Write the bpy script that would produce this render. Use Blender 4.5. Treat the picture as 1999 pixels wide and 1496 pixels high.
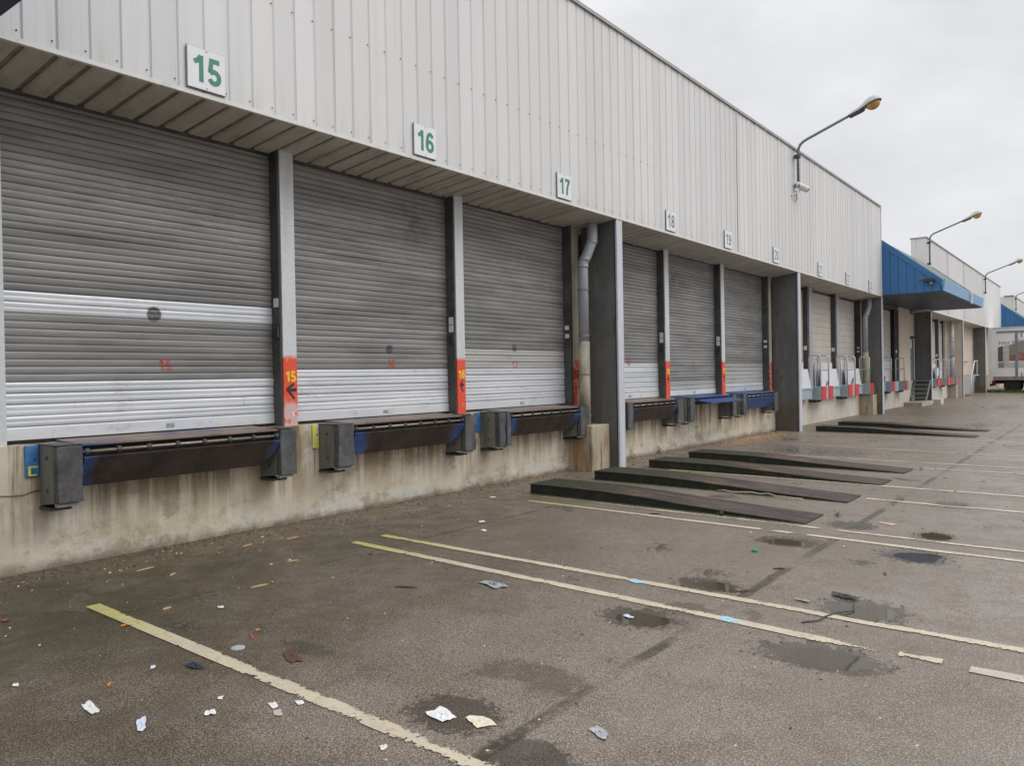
import bpy, bmesh, math, random
import numpy as np
from mathutils import Matrix, Vector

random.seed(7)
rng = np.random.default_rng(11)
SC = bpy.context.scene
for o in list(bpy.data.objects):
    bpy.data.objects.remove(o)
COL = SC.collection
R = math.radians

# ------------------------------------------------------------------ camera
cam_d = bpy.data.cameras.new('camera')
cam = bpy.data.objects.new('camera', cam_d)
COL.objects.link(cam)
RW = ((0.61085261, -0.01757849, 0.79154917),
      (-0.79153978, 0.00916575, 0.61104891),
      (-0.01799646, -0.99980347, -0.00831515))
CAM = (0.0, -6.6665, 1.6)
cam.matrix_world = Matrix([[r[0], -r[1], -r[2], p] for r, p in zip(RW, CAM)] + [[0, 0, 0, 1]])
cam_d.sensor_width = 36.0
cam_d.lens = 1531 / 1999 * 36
cam_d.clip_start = 0.05
cam_d.clip_end = 2000
SC.camera = cam

# ------------------------------------------------------------------ overcast sky, sun behind cloud, exposure
SUN_EL, SUN_AZ = R(48), R(205)       # azimuth measured from +Y towards +X
world = bpy.data.worlds.new('World')
SC.world = world
world.use_nodes = True
wt = world.node_tree
wt.nodes.clear()
def wn(t, **kw):
    n = wt.nodes.new(t)
    for k, v in kw.items():
        setattr(n, k, v)
    return n
w_out = wn('ShaderNodeOutputWorld')
w_bg = wn('ShaderNodeBackground')
w_sky = wn('ShaderNodeTexSky', sky_type='NISHITA')
w_sky.sun_disc = False
w_sky.sun_elevation = SUN_EL
w_sky.sun_rotation = SUN_AZ
w_sky.air_density = 1.5
w_sky.dust_density = 4.0
w_tc = wn('ShaderNodeTexCoord')
w_sep = wn('ShaderNodeSeparateXYZ')
wt.links.new(w_tc.outputs['Generated'], w_sep.inputs[0])
w_el = wn('ShaderNodeMapRange')                    # overcast dome: zenith brighter than the horizon
w_el.inputs['From Min'].default_value = 0.0
w_el.inputs['From Max'].default_value = 1.0
w_el.inputs['To Min'].default_value = 0.50
w_el.inputs['To Max'].default_value = 1.38
wt.links.new(w_sep.outputs['Z'], w_el.inputs['Value'])
w_noise = wn('ShaderNodeTexNoise')
w_noise.inputs['Scale'].default_value = 1.7
w_noise.inputs['Detail'].default_value = 5
w_noise.inputs['Roughness'].default_value = 0.58
w_map = wn('ShaderNodeMapping')
w_map.inputs['Scale'].default_value = (1, 1, 2.2)
wt.links.new(w_tc.outputs['Generated'], w_map.inputs[0])
wt.links.new(w_map.outputs[0], w_noise.inputs['Vector'])
w_nr = wn('ShaderNodeMapRange')
w_nr.inputs['From Min'].default_value = 0.3
w_nr.inputs['From Max'].default_value = 0.7
w_nr.inputs['To Min'].default_value = 0.82
w_nr.inputs['To Max'].default_value = 1.20
wt.links.new(w_noise.outputs['Fac'], w_nr.inputs['Value'])
w_mul = wn('ShaderNodeMath', operation='MULTIPLY')
wt.links.new(w_el.outputs[0], w_mul.inputs[0])
wt.links.new(w_nr.outputs[0], w_mul.inputs[1])
w_tint = wn('ShaderNodeMix', data_type='RGBA', blend_type='MULTIPLY')
w_tint.inputs['Factor'].default_value = 1.0
w_tint.inputs['A'].default_value = (0.975, 0.985, 1.02, 1)
wt.links.new(w_mul.outputs[0], w_tint.inputs['B'])
w_skys = wn('ShaderNodeMix', data_type='RGBA', blend_type='MULTIPLY')
w_skys.inputs['Factor'].default_value = 1.0
w_skys.inputs['B'].default_value = (0.10, 0.10, 0.10, 1)
wt.links.new(w_sky.outputs[0], w_skys.inputs['A'])
w_mix = wn('ShaderNodeMix', data_type='RGBA')
w_mix.inputs['Factor'].default_value = 0.96        # cloud cover over the clear sky
wt.links.new(w_skys.outputs['Result'], w_mix.inputs['A'])
wt.links.new(w_tint.outputs['Result'], w_mix.inputs['B'])
wt.links.new(w_mix.outputs['Result'], w_bg.inputs['Color'])
w_bg.inputs['Strength'].default_value = 1.12
wt.links.new(w_bg.outputs[0], w_out.inputs[0])

sun_d = bpy.data.lights.new('sun', 'SUN')
sun_d.energy = 1.25
sun_d.angle = R(40)
sun_d.color = (1.0, 0.97, 0.93)
sun = bpy.data.objects.new('sun', sun_d)
COL.objects.link(sun)
sdir = Vector((math.sin(SUN_AZ + math.pi * 0) * -1 * math.cos(SUN_EL), math.cos(SUN_AZ) * math.cos(SUN_EL), math.sin(SUN_EL)))
sun.rotation_euler = sdir.to_track_quat('Z', 'Y').to_euler()
sun.location = (10, -10, 30)

SC.view_settings.view_transform = 'Standard'
SC.view_settings.look = 'None'
SC.view_settings.exposure = 0.0
SC.view_settings.gamma = 1.0
SC.view_settings.use_curve_mapping = False
SC.render.engine = 'CYCLES'
SC.cycles.max_bounces = 6
SC.cycles.use_denoising = True

# ------------------------------------------------------------------ material helpers
class NT:
    """tiny node-graph writer"""
    def __init__(s, name):
        s.m = bpy.data.materials.new(name)
        s.m.use_nodes = True
        s.t = s.m.node_tree
        s.p = s.t.nodes['Principled BSDF']
        s.out = s.t.nodes['Material Output']
        s._pos = None
    def n(s, t, **kw):
        x = s.t.nodes.new(t)
        for k, v in kw.items():
            setattr(x, k, v)
        return x
    def link(s, a, b):
        s.t.links.new(a, b)
    def inp(s, sock, v):
        if isinstance(v, bpy.types.NodeSocket):
            s.link(v, sock)
        elif isinstance(v, (tuple, list)) and len(v) == 3 and sock.type == 'RGBA':
            sock.default_value = (*v, 1)
        else:
            sock.default_value = v
    def pos(s):
        if s._pos is None:
            s._pos = s.n('ShaderNodeNewGeometry').outputs['Position']
        return s._pos
    def xyz(s):
        q = s.n('ShaderNodeSeparateXYZ'); s.link(s.pos(), q.inputs[0]); return q.outputs
    def obj(s):
        return s.n('ShaderNodeTexCoord').outputs['Object']
    def noise(s, scale, stretch=(1, 1, 1), detail=4, rough=0.55, vec=None):
        mp = s.n('ShaderNodeMapping'); mp.inputs['Scale'].default_value = stretch
        s.link(vec or s.pos(), mp.inputs[0])
        q = s.n('ShaderNodeTexNoise')
        q.inputs['Scale'].default_value = scale; q.inputs['Detail'].default_value = min(detail, 5)
        q.inputs['Roughness'].default_value = rough
        s.link(mp.outputs[0], q.inputs['Vector']); return q.outputs['Fac']
    def voro(s, scale, feature='F1', out='Distance', vec=None):
        q = s.n('ShaderNodeTexVoronoi', feature=feature); q.inputs['Scale'].default_value = scale
        s.link(vec or s.pos(), q.inputs['Vector']); return q.outputs[out]
    def rng(s, v, a, b, lo=0.0, hi=1.0):
        q = s.n('ShaderNodeMapRange', interpolation_type='SMOOTHSTEP')
        s.inp(q.inputs['Value'], v)
        q.inputs['From Min'].default_value = a; q.inputs['From Max'].default_value = b
        q.inputs['To Min'].default_value = lo; q.inputs['To Max'].default_value = hi
        return q.outputs[0]
    def math(s, op, a, b=0.0):
        q = s.n('ShaderNodeMath', operation=op); s.inp(q.inputs[0], a); s.inp(q.inputs[1], b); return q.outputs[0]
    def mix(s, f, a, b):
        q = s.n('ShaderNodeMix', data_type='RGBA'); s.inp(q.inputs['Factor'], f); s.inp(q.inputs['A'], a); s.inp(q.inputs['B'], b)
        return q.outputs['Result']
    def attr(s, name):
        return s.n('ShaderNodeAttribute', attribute_name=name).outputs['Fac']
    def bump(s, h, strength=0.3, dist=0.01):
        q = s.n('ShaderNodeBump'); q.inputs['Strength'].default_value = strength; q.inputs['Distance'].default_value = dist
        s.link(h, q.inputs['Height']); s.link(q.outputs[0], s.p.inputs['Normal'])
    def done(s, color, rough=0.6, metal=0.0, spec=0.5):
        s.inp(s.p.inputs['Base Color'], color); s.inp(s.p.inputs['Roughness'], rough); s.inp(s.p.inputs['Metallic'], metal)
        s.inp(s.p.inputs['Specular IOR Level'], spec)
        return s.m

def circle_mask(g, xyz, cx, cz, r, soft):
    dx = g.math('SUBTRACT', xyz['X'], cx); dz = g.math('SUBTRACT', xyz['Z'], cz)
    d = g.math('SQRT', g.math('ADD', g.math('MULTIPLY', dx, dx), g.math('MULTIPLY', dz, dz)))
    return g.rng(d, r + soft, r - soft)

def simple(name, col, rough=0.6, metal=0.0, var=0.12, scale=4.0, stretch=(1, 1, 1), dirt=None, dirt_amt=0.5, bump=0.0):
    """colour with grain: large blotches, fine speckle, optional dirt colour"""
    g = NT(name)
    a = g.noise(scale, stretch, 6, 0.65)
    lo = tuple(c * (1 - var) for c in col); hi = tuple(min(1, c * (1 + var)) for c in col)
    c = g.mix(g.rng(a, 0.3, 0.7), lo, hi)
    if dirt:
        b = g.noise(scale * 1.7, stretch, 8, 0.7)
        c = g.mix(g.rng(b, 0.52, 0.75, 0, dirt_amt), c, dirt)
    f = g.noise(160, detail=2)
    if bump:
        g.bump(f, bump, 0.004)
    r = g.rng(a, 0.25, 0.75, max(0.02, rough - 0.08), min(1, rough + 0.08))
    return g.done(c, r, metal)

M = {}
def build_materials():
    # --- pale ribbed cladding, faint streaks, yellow-green algae at its lower edge
    g = NT('cladding'); z = g.xyz()
    s1 = g.noise(3.0, (1, 1, 0.05), 6, 0.6); s2 = g.noise(0.35, (1, 1, 0.5), 3); s3 = g.noise(7, (1, 1, 0.12), 6, 0.7)
    c = g.mix(g.rng(s2, 0.3, 0.7), (0.655, 0.66, 0.662), (0.71, 0.712, 0.71))
    c = g.mix(g.rng(s1, 0.5, 0.8, 0, 0.35), c, (0.50, 0.50, 0.485))
    c = g.mix(g.rng(g.n('ShaderNodeObjectInfo').outputs['Random'], 0, 1, 0, 0.22), c, (0.45, 0.45, 0.44))
    drip = g.noise(11, (1, 1, 0.035), 4, 0.6)
    c = g.mix(g.math('MULTIPLY', g.rng(drip, 0.60, 0.72), g.rng(g.noise(0.7, (1, 1, 0.4)), 0.42, 0.62, 0, 0.55)), c, (0.36, 0.355, 0.32))
    low = g.rng(z['Z'], 4.75, 4.25)
    c = g.mix(g.math('MULTIPLY', g.math('MULTIPLY', low, g.rng(s3, 0.45, 0.75)), 0.5), c, (0.43, 0.42, 0.33))
    M['cladding'] = g.done(c, g.rng(s1, 0.3, 0.7, 0.42, 0.6))
    g = NT('trim'); s3 = g.noise(6, (1, 1, 1), 6, 0.7)
    c = g.mix(g.rng(s3, 0.52, 0.74, 0, 0.6), (0.69, 0.685, 0.66), (0.42, 0.40, 0.30))
    M['trim'] = g.done(c, 0.5)
    M['cap'] = simple('cap', (0.36, 0.355, 0.34), 0.5, 0.1, 0.15, 2)
    # --- soffit
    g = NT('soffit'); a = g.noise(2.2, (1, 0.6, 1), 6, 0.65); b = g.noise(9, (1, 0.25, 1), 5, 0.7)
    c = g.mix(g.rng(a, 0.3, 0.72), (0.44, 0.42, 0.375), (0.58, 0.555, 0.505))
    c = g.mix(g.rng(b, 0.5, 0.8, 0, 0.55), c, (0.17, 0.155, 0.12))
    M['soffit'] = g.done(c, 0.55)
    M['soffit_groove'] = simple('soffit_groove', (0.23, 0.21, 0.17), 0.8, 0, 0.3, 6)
    # --- roller shutter: aged grey paint with horizontal scratches, spray marks
    def shutter(name, base, dark, rough, metal, scratch):
        g = NT(name); z = g.xyz()
        a = g.noise(1.6, (0.5, 1, 3), 5, 0.6); b = g.noise(5, (0.25, 1, 14), 6, 0.7)
        c = g.mix(g.rng(a, 0.3, 0.7), dark, base)
        c = g.mix(g.rng(b, 0.55, 0.8, 0, 0.4), c, tuple(v * 0.62 for v in dark))
        if scratch:
            q = g.noise(8, (0.45, 1, 9), 3, 0.5); band = g.math('MULTIPLY', g.rng(z['Z'], 2.85, 3.15), g.rng(z['Z'], 3.75, 3.45))
            f = g.math('MULTIPLY', g.rng(q, 0.62, 0.67), band)
            c = g.mix(g.math('MULTIPLY', f, 0.7), c, (0.50, 0.47, 0.42))
            q2 = g.noise(2.6, (1, 1, 1), 5, 0.7)                                   # exhaust soot blown onto two doors
            for sx, sz, sr in ((12.6, 3.75, 0.75), (15.5, 3.6, 0.8), (7.6, 3.7, 0.6)):
                c = g.mix(g.math('MULTIPLY', circle_mask(g, z, sx, sz, sr * 0.4, sr * 0.6), g.rng(q2, 0.38, 0.60, 0, 0.75)), c, (0.045, 0.044, 0.043))
            sm = g.noise(2.0, (0.35, 1, 5), 7, 0.7); c = g.mix(g.rng(sm, 0.54, 0.72, 0, 0.5), c, (0.09, 0.088, 0.082)); sw = g.noise(26, (0.12, 1, 1.6), 3, 0.6); c = g.mix(g.rng(sw, 0.66, 0.74, 0, 0.35), c, (0.46, 0.45, 0.43))
        else:
            q = g.noise(4, (0.5, 1, 1.2), 8, 0.75); c = g.mix(g.rng(q, 0.55, 0.75, 0, 0.45), c, (0.22, 0.22, 0.21))
            v = g.noise(9, (1, 1, 0.25), 6, 0.75); c = g.mix(g.rng(v, 0.64, 0.74, 0, 0.6), c, (0.10, 0.10, 0.10))
        oi = g.n('ShaderNodeObjectInfo').outputs['Random']
        c = g.mix(g.rng(oi, 0.0, 1.0, 0.0, 0.30), c, tuple(v * 0.62 for v in dark))
        nz = g.noise(30, detail=3)
        for cx, cz, r, amt in ((3.975, 2.276, 0.075, 0.9), (7.13, 1.985, 0.06, 0.85), (9.81, 2.045, 0.06, 0.75)):
            k = g.math('MULTIPLY', circle_mask(g, z, cx, cz, r, 0.012), g.rng(nz, 0.2, 0.6, amt * 0.8, amt))
            c = g.mix(k, c, (0.045, 0.045, 0.047))
        for cx, cz, r in ((4.07, 1.776, 0.09), (7.15, 1.79, 0.075), (13.45, 1.83, 0.09), (16.4, 1.78, 0.09), (19.4, 1.78, 0.09)):
            k = g.math('MULTIPLY', circle_mask(g, z, cx, cz, r * 0.55, r * 0.4), g.rng(nz, 0.42, 0.55, 0, 0.55))
            c = g.mix(k, c, (0.62, 0.07, 0.045))
        return g.done(c, rough, metal)
    M['shutter'] = shutter('shutter', (0.295, 0.292, 0.284), (0.185, 0.184, 0.179), 0.44, 0.1, True)
    M['shutter_mid'] = shutter('shutter_mid', (0.47, 0.47, 0.45), (0.38, 0.38, 0.365), 0.42, 0.15, False)
    M['shutter_zinc'] = shutter('shutter_zinc', (0.74, 0.765, 0.79), (0.60, 0.63, 0.665), 0.32, 0.2, False)
    # --- galvanised posts with sprayed red foot
    g = NT('post'); z = g.xyz()
    a = g.voro(38); b = g.noise(2.2, (3, 1, 0.4), 6); nz = g.noise(10, detail=5)
    c = g.mix(g.rng(a, 0.1, 0.6), (0.53, 0.555, 0.57), (0.62, 0.645, 0.66))
    c = g.mix(g.rng(b, 0.5, 0.75, 0, 0.4), c, (0.36, 0.36, 0.35))
    top = g.rng(g.math('ADD', z['Z'], g.math('MULTIPLY', nz, 0.06)), 1.925, 1.86)
    worn = g.rng(g.math('ADD', z['Z'], g.math('MULTIPLY', nz, 0.35)), 1.46, 1.60, 0.28, 1.0)
    top = g.math('MULTIPLY', top, g.rng(z['X'], 2.9, 3.0))
    near = g.rng(z['X'], 5.6, 5.7)                        # the first post is the worn one
    worn = g.math('MAXIMUM', worn, near)
    wnz = g.rng(g.noise(14, detail=6, rough=0.7), 0.30, 0.40, 0.15, 1)
    worn2 = g.math('MAXIMUM', g.math('MULTIPLY', worn, 1.0), g.math('MULTIPLY', g.rng(nz, 0.56, 0.64), 0.9))
    red = g.math('MULTIPLY', g.math('MULTIPLY', top, worn2), wnz)
    c = g.mix(g.math('MULTIPLY', top, 0.35), c, (0.60, 0.42, 0.36))
    c = g.mix(red, c, (0.74, 0.085, 0.04))
    M['post'] = g.done(c, 0.5, 0.05)
    M['post_dark'] = simple('post_dark', (0.075, 0.075, 0.073), 0.6, 0.1, 0.3, 3, dirt=(0.03, 0.03, 0.03))
    g = NT('jamb'); z = g.xyz(); nz = g.noise(9, detail=6, rough=0.7); b = g.noise(3, (1, 1, 0.3), 6)
    c = g.mix(g.rng(b, 0.35, 0.7), (0.50, 0.45, 0.37), (0.38, 0.335, 0.27))
    top = g.rng(g.math('ADD', z['Z'], g.math('MULTIPLY', nz, 0.1)), 1.95, 1.88); lo2 = g.rng(z['Z'], 21.3, 21.2)
    inb = g.math('MULTIPLY', g.rng(z['X'], 21.3, 21.2), g.rng(nz, 0.38, 0.52))
    c = g.mix(g.math('MULTIPLY', g.math('MULTIPLY', top, inb), 0.95), c, (0.62, 0.06, 0.035))
    M['jamb'] = g.done(c, 0.65)
    # --- stained concrete dock wall
    g = NT('dock_concrete'); z = g.xyz()
    a = g.noise(1.1, (1, 1, 1), 8, 0.65); st = g.noise(5.5, (1, 1, 0.045), 7, 0.7); st2 = g.noise(13, (1, 1, 0.05), 5, 0.7); fine = g.noise(55, detail=6, rough=0.7)
    c = g.mix(g.rng(a, 0.3, 0.7), (0.52, 0.455, 0.34), (0.68, 0.625, 0.52))
    c = g.mix(g.rng(g.noise(2.4, detail=7, rough=0.7), 0.48, 0.66, 0, 0.5), c, (0.50, 0.43, 0.31))
    topm = g.rng(z['Z'], 0.05, 0.85)
    c = g.mix(g.math('MULTIPLY', g.math('MULTIPLY', topm, g.rng(st, 0.44, 0.58)), 0.95), c, (0.22, 0.16, 0.085))
    c = g.mix(g.math('MULTIPLY', g.math('MULTIPLY', topm, g.rng(st2, 0.52, 0.66)), 0.75), c, (0.13, 0.10, 0.065))
    c = g.mix(g.math('MULTIPLY', g.rng(st, 0.56, 0.42, 0, 1), g.rng(st2, 0.58, 0.68, 0, 0.5)), c, (0.60, 0.575, 0.53))
    blot = g.noise(1.9, (1, 1, 1.4), 5, 0.65)
    c = g.mix(g.rng(blot, 0.55, 0.66, 0, 0.55), c, (0.25, 0.20, 0.13))
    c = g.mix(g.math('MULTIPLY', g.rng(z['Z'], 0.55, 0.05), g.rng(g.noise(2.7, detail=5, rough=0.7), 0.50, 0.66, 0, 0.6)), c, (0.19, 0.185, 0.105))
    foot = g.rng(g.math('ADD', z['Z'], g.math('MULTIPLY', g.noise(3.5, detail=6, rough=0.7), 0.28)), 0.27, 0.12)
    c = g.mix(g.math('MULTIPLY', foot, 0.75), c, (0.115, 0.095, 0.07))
    lime = g.math('MULTIPLY', g.math('MULTIPLY', g.rng(z['Z'], 0.24, 0.16), g.rng(z['Z'], 0.03, 0.07)), g.rng(g.noise(1.7, detail=7, rough=0.7), 0.50, 0.58, 0, 0.65))
    c = g.mix(lime, c, (0.56, 0.55, 0.53))
    pit = g.rng(g.noise(24, detail=3), 0.68, 0.72)
    c = g.mix(g.math('MULTIPLY', pit, 0.45), c, (0.08, 0.07, 0.05))
    hgt = g.math('ADD', g.math('MULTIPLY', fine, 0.5), g.math('MULTIPLY', g.noise(4, detail=5), 1.2))
    g.bump(hgt, 0.6, 0.016)
    M['dock_concrete'] = g.done(c, 0.85, spec=0.25)
    M['plain_concrete'] = simple('plain_concrete', (0.43, 0.40, 0.34), 0.85, 0, 0.2, 2, (1, 1, 0.3), (0.2, 0.16, 0.1), 0.6, 0.3)
    g = NT('rusty_concrete'); a = g.noise(2, (1, 1, 0.35), 8, 0.65)
    c = g.mix(g.rng(a, 0.3, 0.7), (0.34, 0.28, 0.20), (0.56, 0.50, 0.41)); b = g.noise(4, (1, 1, 0.2), 6)
    c = g.mix(g.rng(b, 0.47, 0.60, 0, 0.8), c, (0.34, 0.18, 0.07)); c = g.mix(g.rng(g.noise(7, (1, 1, 0.12), 5, 0.7), 0.52, 0.66, 0, 0.75), c, (0.13, 0.095, 0.06)); g.bump(g.noise(40, detail=5), 0.4, 0.01)
    M['rusty_concrete'] = g.done(c, 0.85, spec=0.2)
    # --- columns
    g = NT('column'); z = g.xyz(); a = g.noise(1.4, (1, 1, 0.5), 7, 0.65); b = g.noise(5, (1, 1, 0.15), 6)
    c = g.mix(g.rng(a, 0.3, 0.7), (0.105, 0.105, 0.10), (0.15, 0.155, 0.157)); 
    c = g.mix(g.rng(g.math('ADD', z['Z'], a), 1.35, 0.75, 0, 0.75), c, (0.10, 0.075, 0.05))
    c = g.mix(g.rng(b, 0.50, 0.70, 0, 0.55), c, (0.19, 0.195, 0.155)); c = g.mix(g.rng(g.noise(3.2, (1, 1, 0.5), 5, 0.7), 0.55, 0.68, 0, 0.6), c, (0.06, 0.06, 0.055)); 
    M['column'] = g.done(c, 0.6)
    g = NT('column_edge'); z = g.xyz(); a = g.noise(3, (4, 1, 0.3), 8, 0.7); b = g.noise(9, (2, 1, 0.4), 8, 0.75)
    c = g.mix(g.rng(a, 0.3, 0.7), (0.48, 0.51, 0.56), (0.62, 0.65, 0.70)); c = g.mix(g.rng(b, 0.55, 0.7, 0, 0.6), c, (0.27, 0.26, 0.25))
    M['column_edge'] = g.done(c, 0.5, 0.15)
    M['pipe_grey'] = simple('pipe_grey', (0.33, 0.35, 0.385), 0.42, 0, 0.1, 2, (1, 1, 0.3), (0.16, 0.16, 0.16), 0.4)
    M['pipe_old'] = simple('pipe_old', (0.34, 0.32, 0.25), 0.75, 0, 0.3, 5, (1, 1, 0.5), (0.40, 0.24, 0.10), 0.75, 0.3)
    M['pipe_pale'] = simple('pipe_pale', (0.55, 0.56, 0.57), 0.5)
    # --- levellers, bumpers
    def lip(name, edge):
        g = NT(name); o = g.n('ShaderNodeSeparateXYZ'); g.link(g.obj(), o.inputs[0])
        a = g.noise(4, (1, 1, 1), 8, 0.7); b = g.noise(30, (1, 4, 4), 4, 0.7)
        rust = g.mix(g.rng(a, 0.3, 0.7), (0.034, 0.026, 0.023), (0.070, 0.050, 0.041)); rust = g.mix(g.rng(b, 0.6, 0.8, 0, 0.4), rust, (0.13, 0.10, 0.08))
        blue = g.mix(g.rng(a, 0.35, 0.7), (0.035, 0.07, 0.21), (0.065, 0.125, 0.34)); blue = g.mix(g.rng(b, 0.58, 0.78, 0, 0.4), blue, (0.05, 0.04, 0.045))
        ax = g.math('ABSOLUTE', o.outputs['X']); k = g.rng(g.math('ADD', ax, g.math('MULTIPLY', a, 0.30)), edge, edge + 0.16)
        g.bump(g.noise(60, detail=3), 0.2, 0.004)
        return g.done(g.mix(k, rust, blue), g.rng(b, 0.3, 0.7, 0.38, 0.6), 0.25)
    M['lip_rust'] = lip('lip_rust', 0.86); M['lip_dark'] = lip('lip_dark', 0.98)
    M['lip_blue'] = lip('lip_blue', -0.5)
    g = NT('leveller_top'); a = g.noise(3, detail=8, rough=0.7)
    c = g.mix(g.rng(a, 0.35, 0.65), (0.17, 0.12, 0.09), (0.26, 0.20, 0.16)); c = g.mix(g.rng(g.noise(1.6, detail=4), 0.55, 0.68), c, (0.055, 0.085, 0.22))
    M['leveller_top'] = g.done(c, 0.5, 0.2)
    M['black_void'] = simple('black_void', (0.012, 0.012, 0.012), 0.8)
    M['steel_rod'] = simple('steel_rod', (0.30, 0.26, 0.20), 0.42, 0.5, 0.25, 20, dirt=(0.10, 0.06, 0.03))
    M['steel_dark'] = simple('steel_dark', (0.06, 0.065, 0.075), 0.5, 0.4, 0.3, 14)
    g = NT('bumper_case'); a = g.noise(3, (2, 2, 0.5), 8, 0.7); b = g.noise(18, detail=6, rough=0.75)
    c = g.mix(g.rng(a, 0.3, 0.7), (0.115, 0.120, 0.100), (0.20, 0.203, 0.172)); c = g.mix(g.rng(b, 0.55, 0.75, 0, 0.5), c, (0.03, 0.03, 0.03))
    g.bump(b, 0.3, 0.006); M['bumper_case'] = g.done(c, 0.65)
    g = NT('rubber'); a = g.noise(5, (1, 1, 0.7), 8, 0.75); b = g.noise(22, (1.6, 1, 0.5), 6, 0.75); 
    c = g.mix(g.rng(a, 0.3, 0.7), (0.050, 0.051, 0.056), (0.125, 0.123, 0.125)); c = g.mix(g.rng(b, 0.6, 0.8, 0, 0.5), c, (0.22, 0.19, 0.17)); c = g.mix(g.rng(g.noise(7, detail=6), 0.60, 0.72, 0, 0.5), c, (0.17, 0.105, 0.07))
    g.bump(b, 0.6, 0.01); M['rubber'] = g.done(c, 0.62)
    M['grey_lip'] = simple('grey_lip', (0.30, 0.30, 0.29), 0.6, 0.1, 0.2, 12, dirt=(0.1, 0.1, 0.1))
    M['plate_blue'] = simple('plate_blue', (0.045, 0.17, 0.42), 0.5, 0, 0.25, 9, dirt=(0.03, 0.05, 0.08))
    g = NT('plate_yellow'); a = g.noise(9, detail=6, rough=0.7); M['plate_yellow'] = g.done(g.mix(g.rng(a, 0.44, 0.54), (0.55, 0.54, 0.50), (0.66, 0.62, 0.03)), 0.6)
    M['yellow'] = simple('yellow', (0.72, 0.72, 0.05), 0.6, 0, 0.2, 20)
    M['yellow_num'] = simple('yellow_num', (0.85, 0.52, 0.03), 0.6, 0, 0.15, 30)
    M['black_paint'] = simple('black_paint', (0.035, 0.03, 0.03), 0.7, 0, 0.3, 30)
    g = NT('red_paint'); g.done((0.52, 0.065, 0.045), 0.7); al = g.rng(g.noise(38, (1, 1, 1.4), 4, 0.7), 0.42, 0.56, 0.05, 0.8)
    tr = g.n('ShaderNodeBsdfTransparent'); mx = g.n('ShaderNodeMixShader'); g.link(al, mx.inputs[0]); g.link(tr.outputs[0], mx.inputs[1]); g.link(g.p.outputs[0], mx.inputs[2]); g.link(mx.outputs[0], g.out.inputs[0]); M['red_paint'] = g.m
    # --- signs
    M['sign_white'] = simple('sign_white', (0.76, 0.77, 0.79), 0.4, 0, 0.04, 3)
    M['sign_edge'] = simple('sign_edge', (0.22, 0.24, 0.24), 0.5)
    M['green_num'] = simple('green_num', (0.055, 0.24, 0.15), 0.5, 0, 0.1, 8)
    M['slate_num'] = simple('slate_num', (0.11, 0.20, 0.22), 0.5, 0, 0.1, 8)
    # --- blue canopy
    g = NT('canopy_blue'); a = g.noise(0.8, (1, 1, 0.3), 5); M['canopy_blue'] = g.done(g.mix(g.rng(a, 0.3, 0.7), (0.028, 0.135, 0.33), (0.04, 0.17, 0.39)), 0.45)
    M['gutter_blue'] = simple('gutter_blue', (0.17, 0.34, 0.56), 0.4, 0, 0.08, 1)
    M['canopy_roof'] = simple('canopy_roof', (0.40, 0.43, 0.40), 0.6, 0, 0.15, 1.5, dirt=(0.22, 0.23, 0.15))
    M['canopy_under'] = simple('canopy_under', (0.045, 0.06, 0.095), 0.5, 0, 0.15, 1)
    # --- far bays
    M['beige_panel'] = simple('beige_panel', (0.47, 0.435, 0.39), 0.6, 0, 0.07, 1.4, (1, 1, 1), (0.33, 0.27, 0.22), 0.4)
    M['pale_panel'] = simple('pale_panel', (0.60, 0.60, 0.585), 0.5, 0, 0.06, 2)
    M['beige_wall'] = simple('beige_wall', (0.60, 0.52, 0.43), 0.7, 0, 0.06, 2)
    M['pale_wall'] = simple('pale_wall', (0.58, 0.54, 0.48), 0.8, 0, 0.12, 1.5, (1, 1, 0.4), (0.28, 0.22, 0.15), 0.55, 0.2)
    M['pod_blue'] = simple('pod_blue', (0.32, 0.39, 0.42), 0.55, 0, 0.1, 3, dirt=(0.2, 0.22, 0.22), dirt_amt=0.4)
    M['red_rubber'] = simple('red_rubber', (0.58, 0.03, 0.03), 0.5, 0, 0.15, 6)
    M['rail_metal'] = simple('rail_metal', (0.56, 0.57, 0.58), 0.45, 0.3, 0.1, 6)
    M['white_lip'] = simple('white_lip', (0.66, 0.68, 0.73), 0.45, 0, 0.06, 5, dirt=(0.4, 0.4, 0.4), dirt_amt=0.5)
    M['grey_door'] = simple('grey_door', (0.20, 0.21, 0.215), 0.5)
    M['stair_steel'] = simple('stair_steel', (0.24, 0.27, 0.28), 0.55, 0.2, 0.15, 5)
    # --- lamps
    M['lamp_arm'] = simple('lamp_arm', (0.20, 0.21, 0.23), 0.4, 0.5, 0.1, 5)
    M['lamp_shell'] = simple('lamp_shell', (0.50, 0.50, 0.50), 0.45, 0.1, 0.08, 4)
    M['lamp_dark'] = simple('lamp_dark', (0.035, 0.035, 0.04), 0.5)
    g = NT('amber_bowl'); M['amber_bowl'] = g.done(g.mix(g.rng(g.noise(9, detail=4), 0.3, 0.7), (0.40, 0.22, 0.045), (0.54, 0.34, 0.10)), 0.25)
    M['camera_white'] = simple('camera_white', (0.68, 0.68, 0.67), 0.4)
    # --- truck
    M['truck_white'] = simple('truck_white', (0.82, 0.825, 0.82), 0.4, 0, 0.05, 1)
    M['truck_rail'] = simple('truck_rail', (0.23, 0.235, 0.27), 0.45, 0.2)
    M['truck_dirty'] = simple('truck_dirty', (0.30, 0.25, 0.21), 0.7, 0, 0.2, 2)
    M['truck_dark'] = simple('truck_dark', (0.02, 0.02, 0.022), 0.7)
    M['tyre'] = simple('tyre', (0.022, 0.022, 0.022), 0.85)
    M['print_dark'] = simple('print_dark', (0.10, 0.105, 0.12), 0.4)
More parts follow.
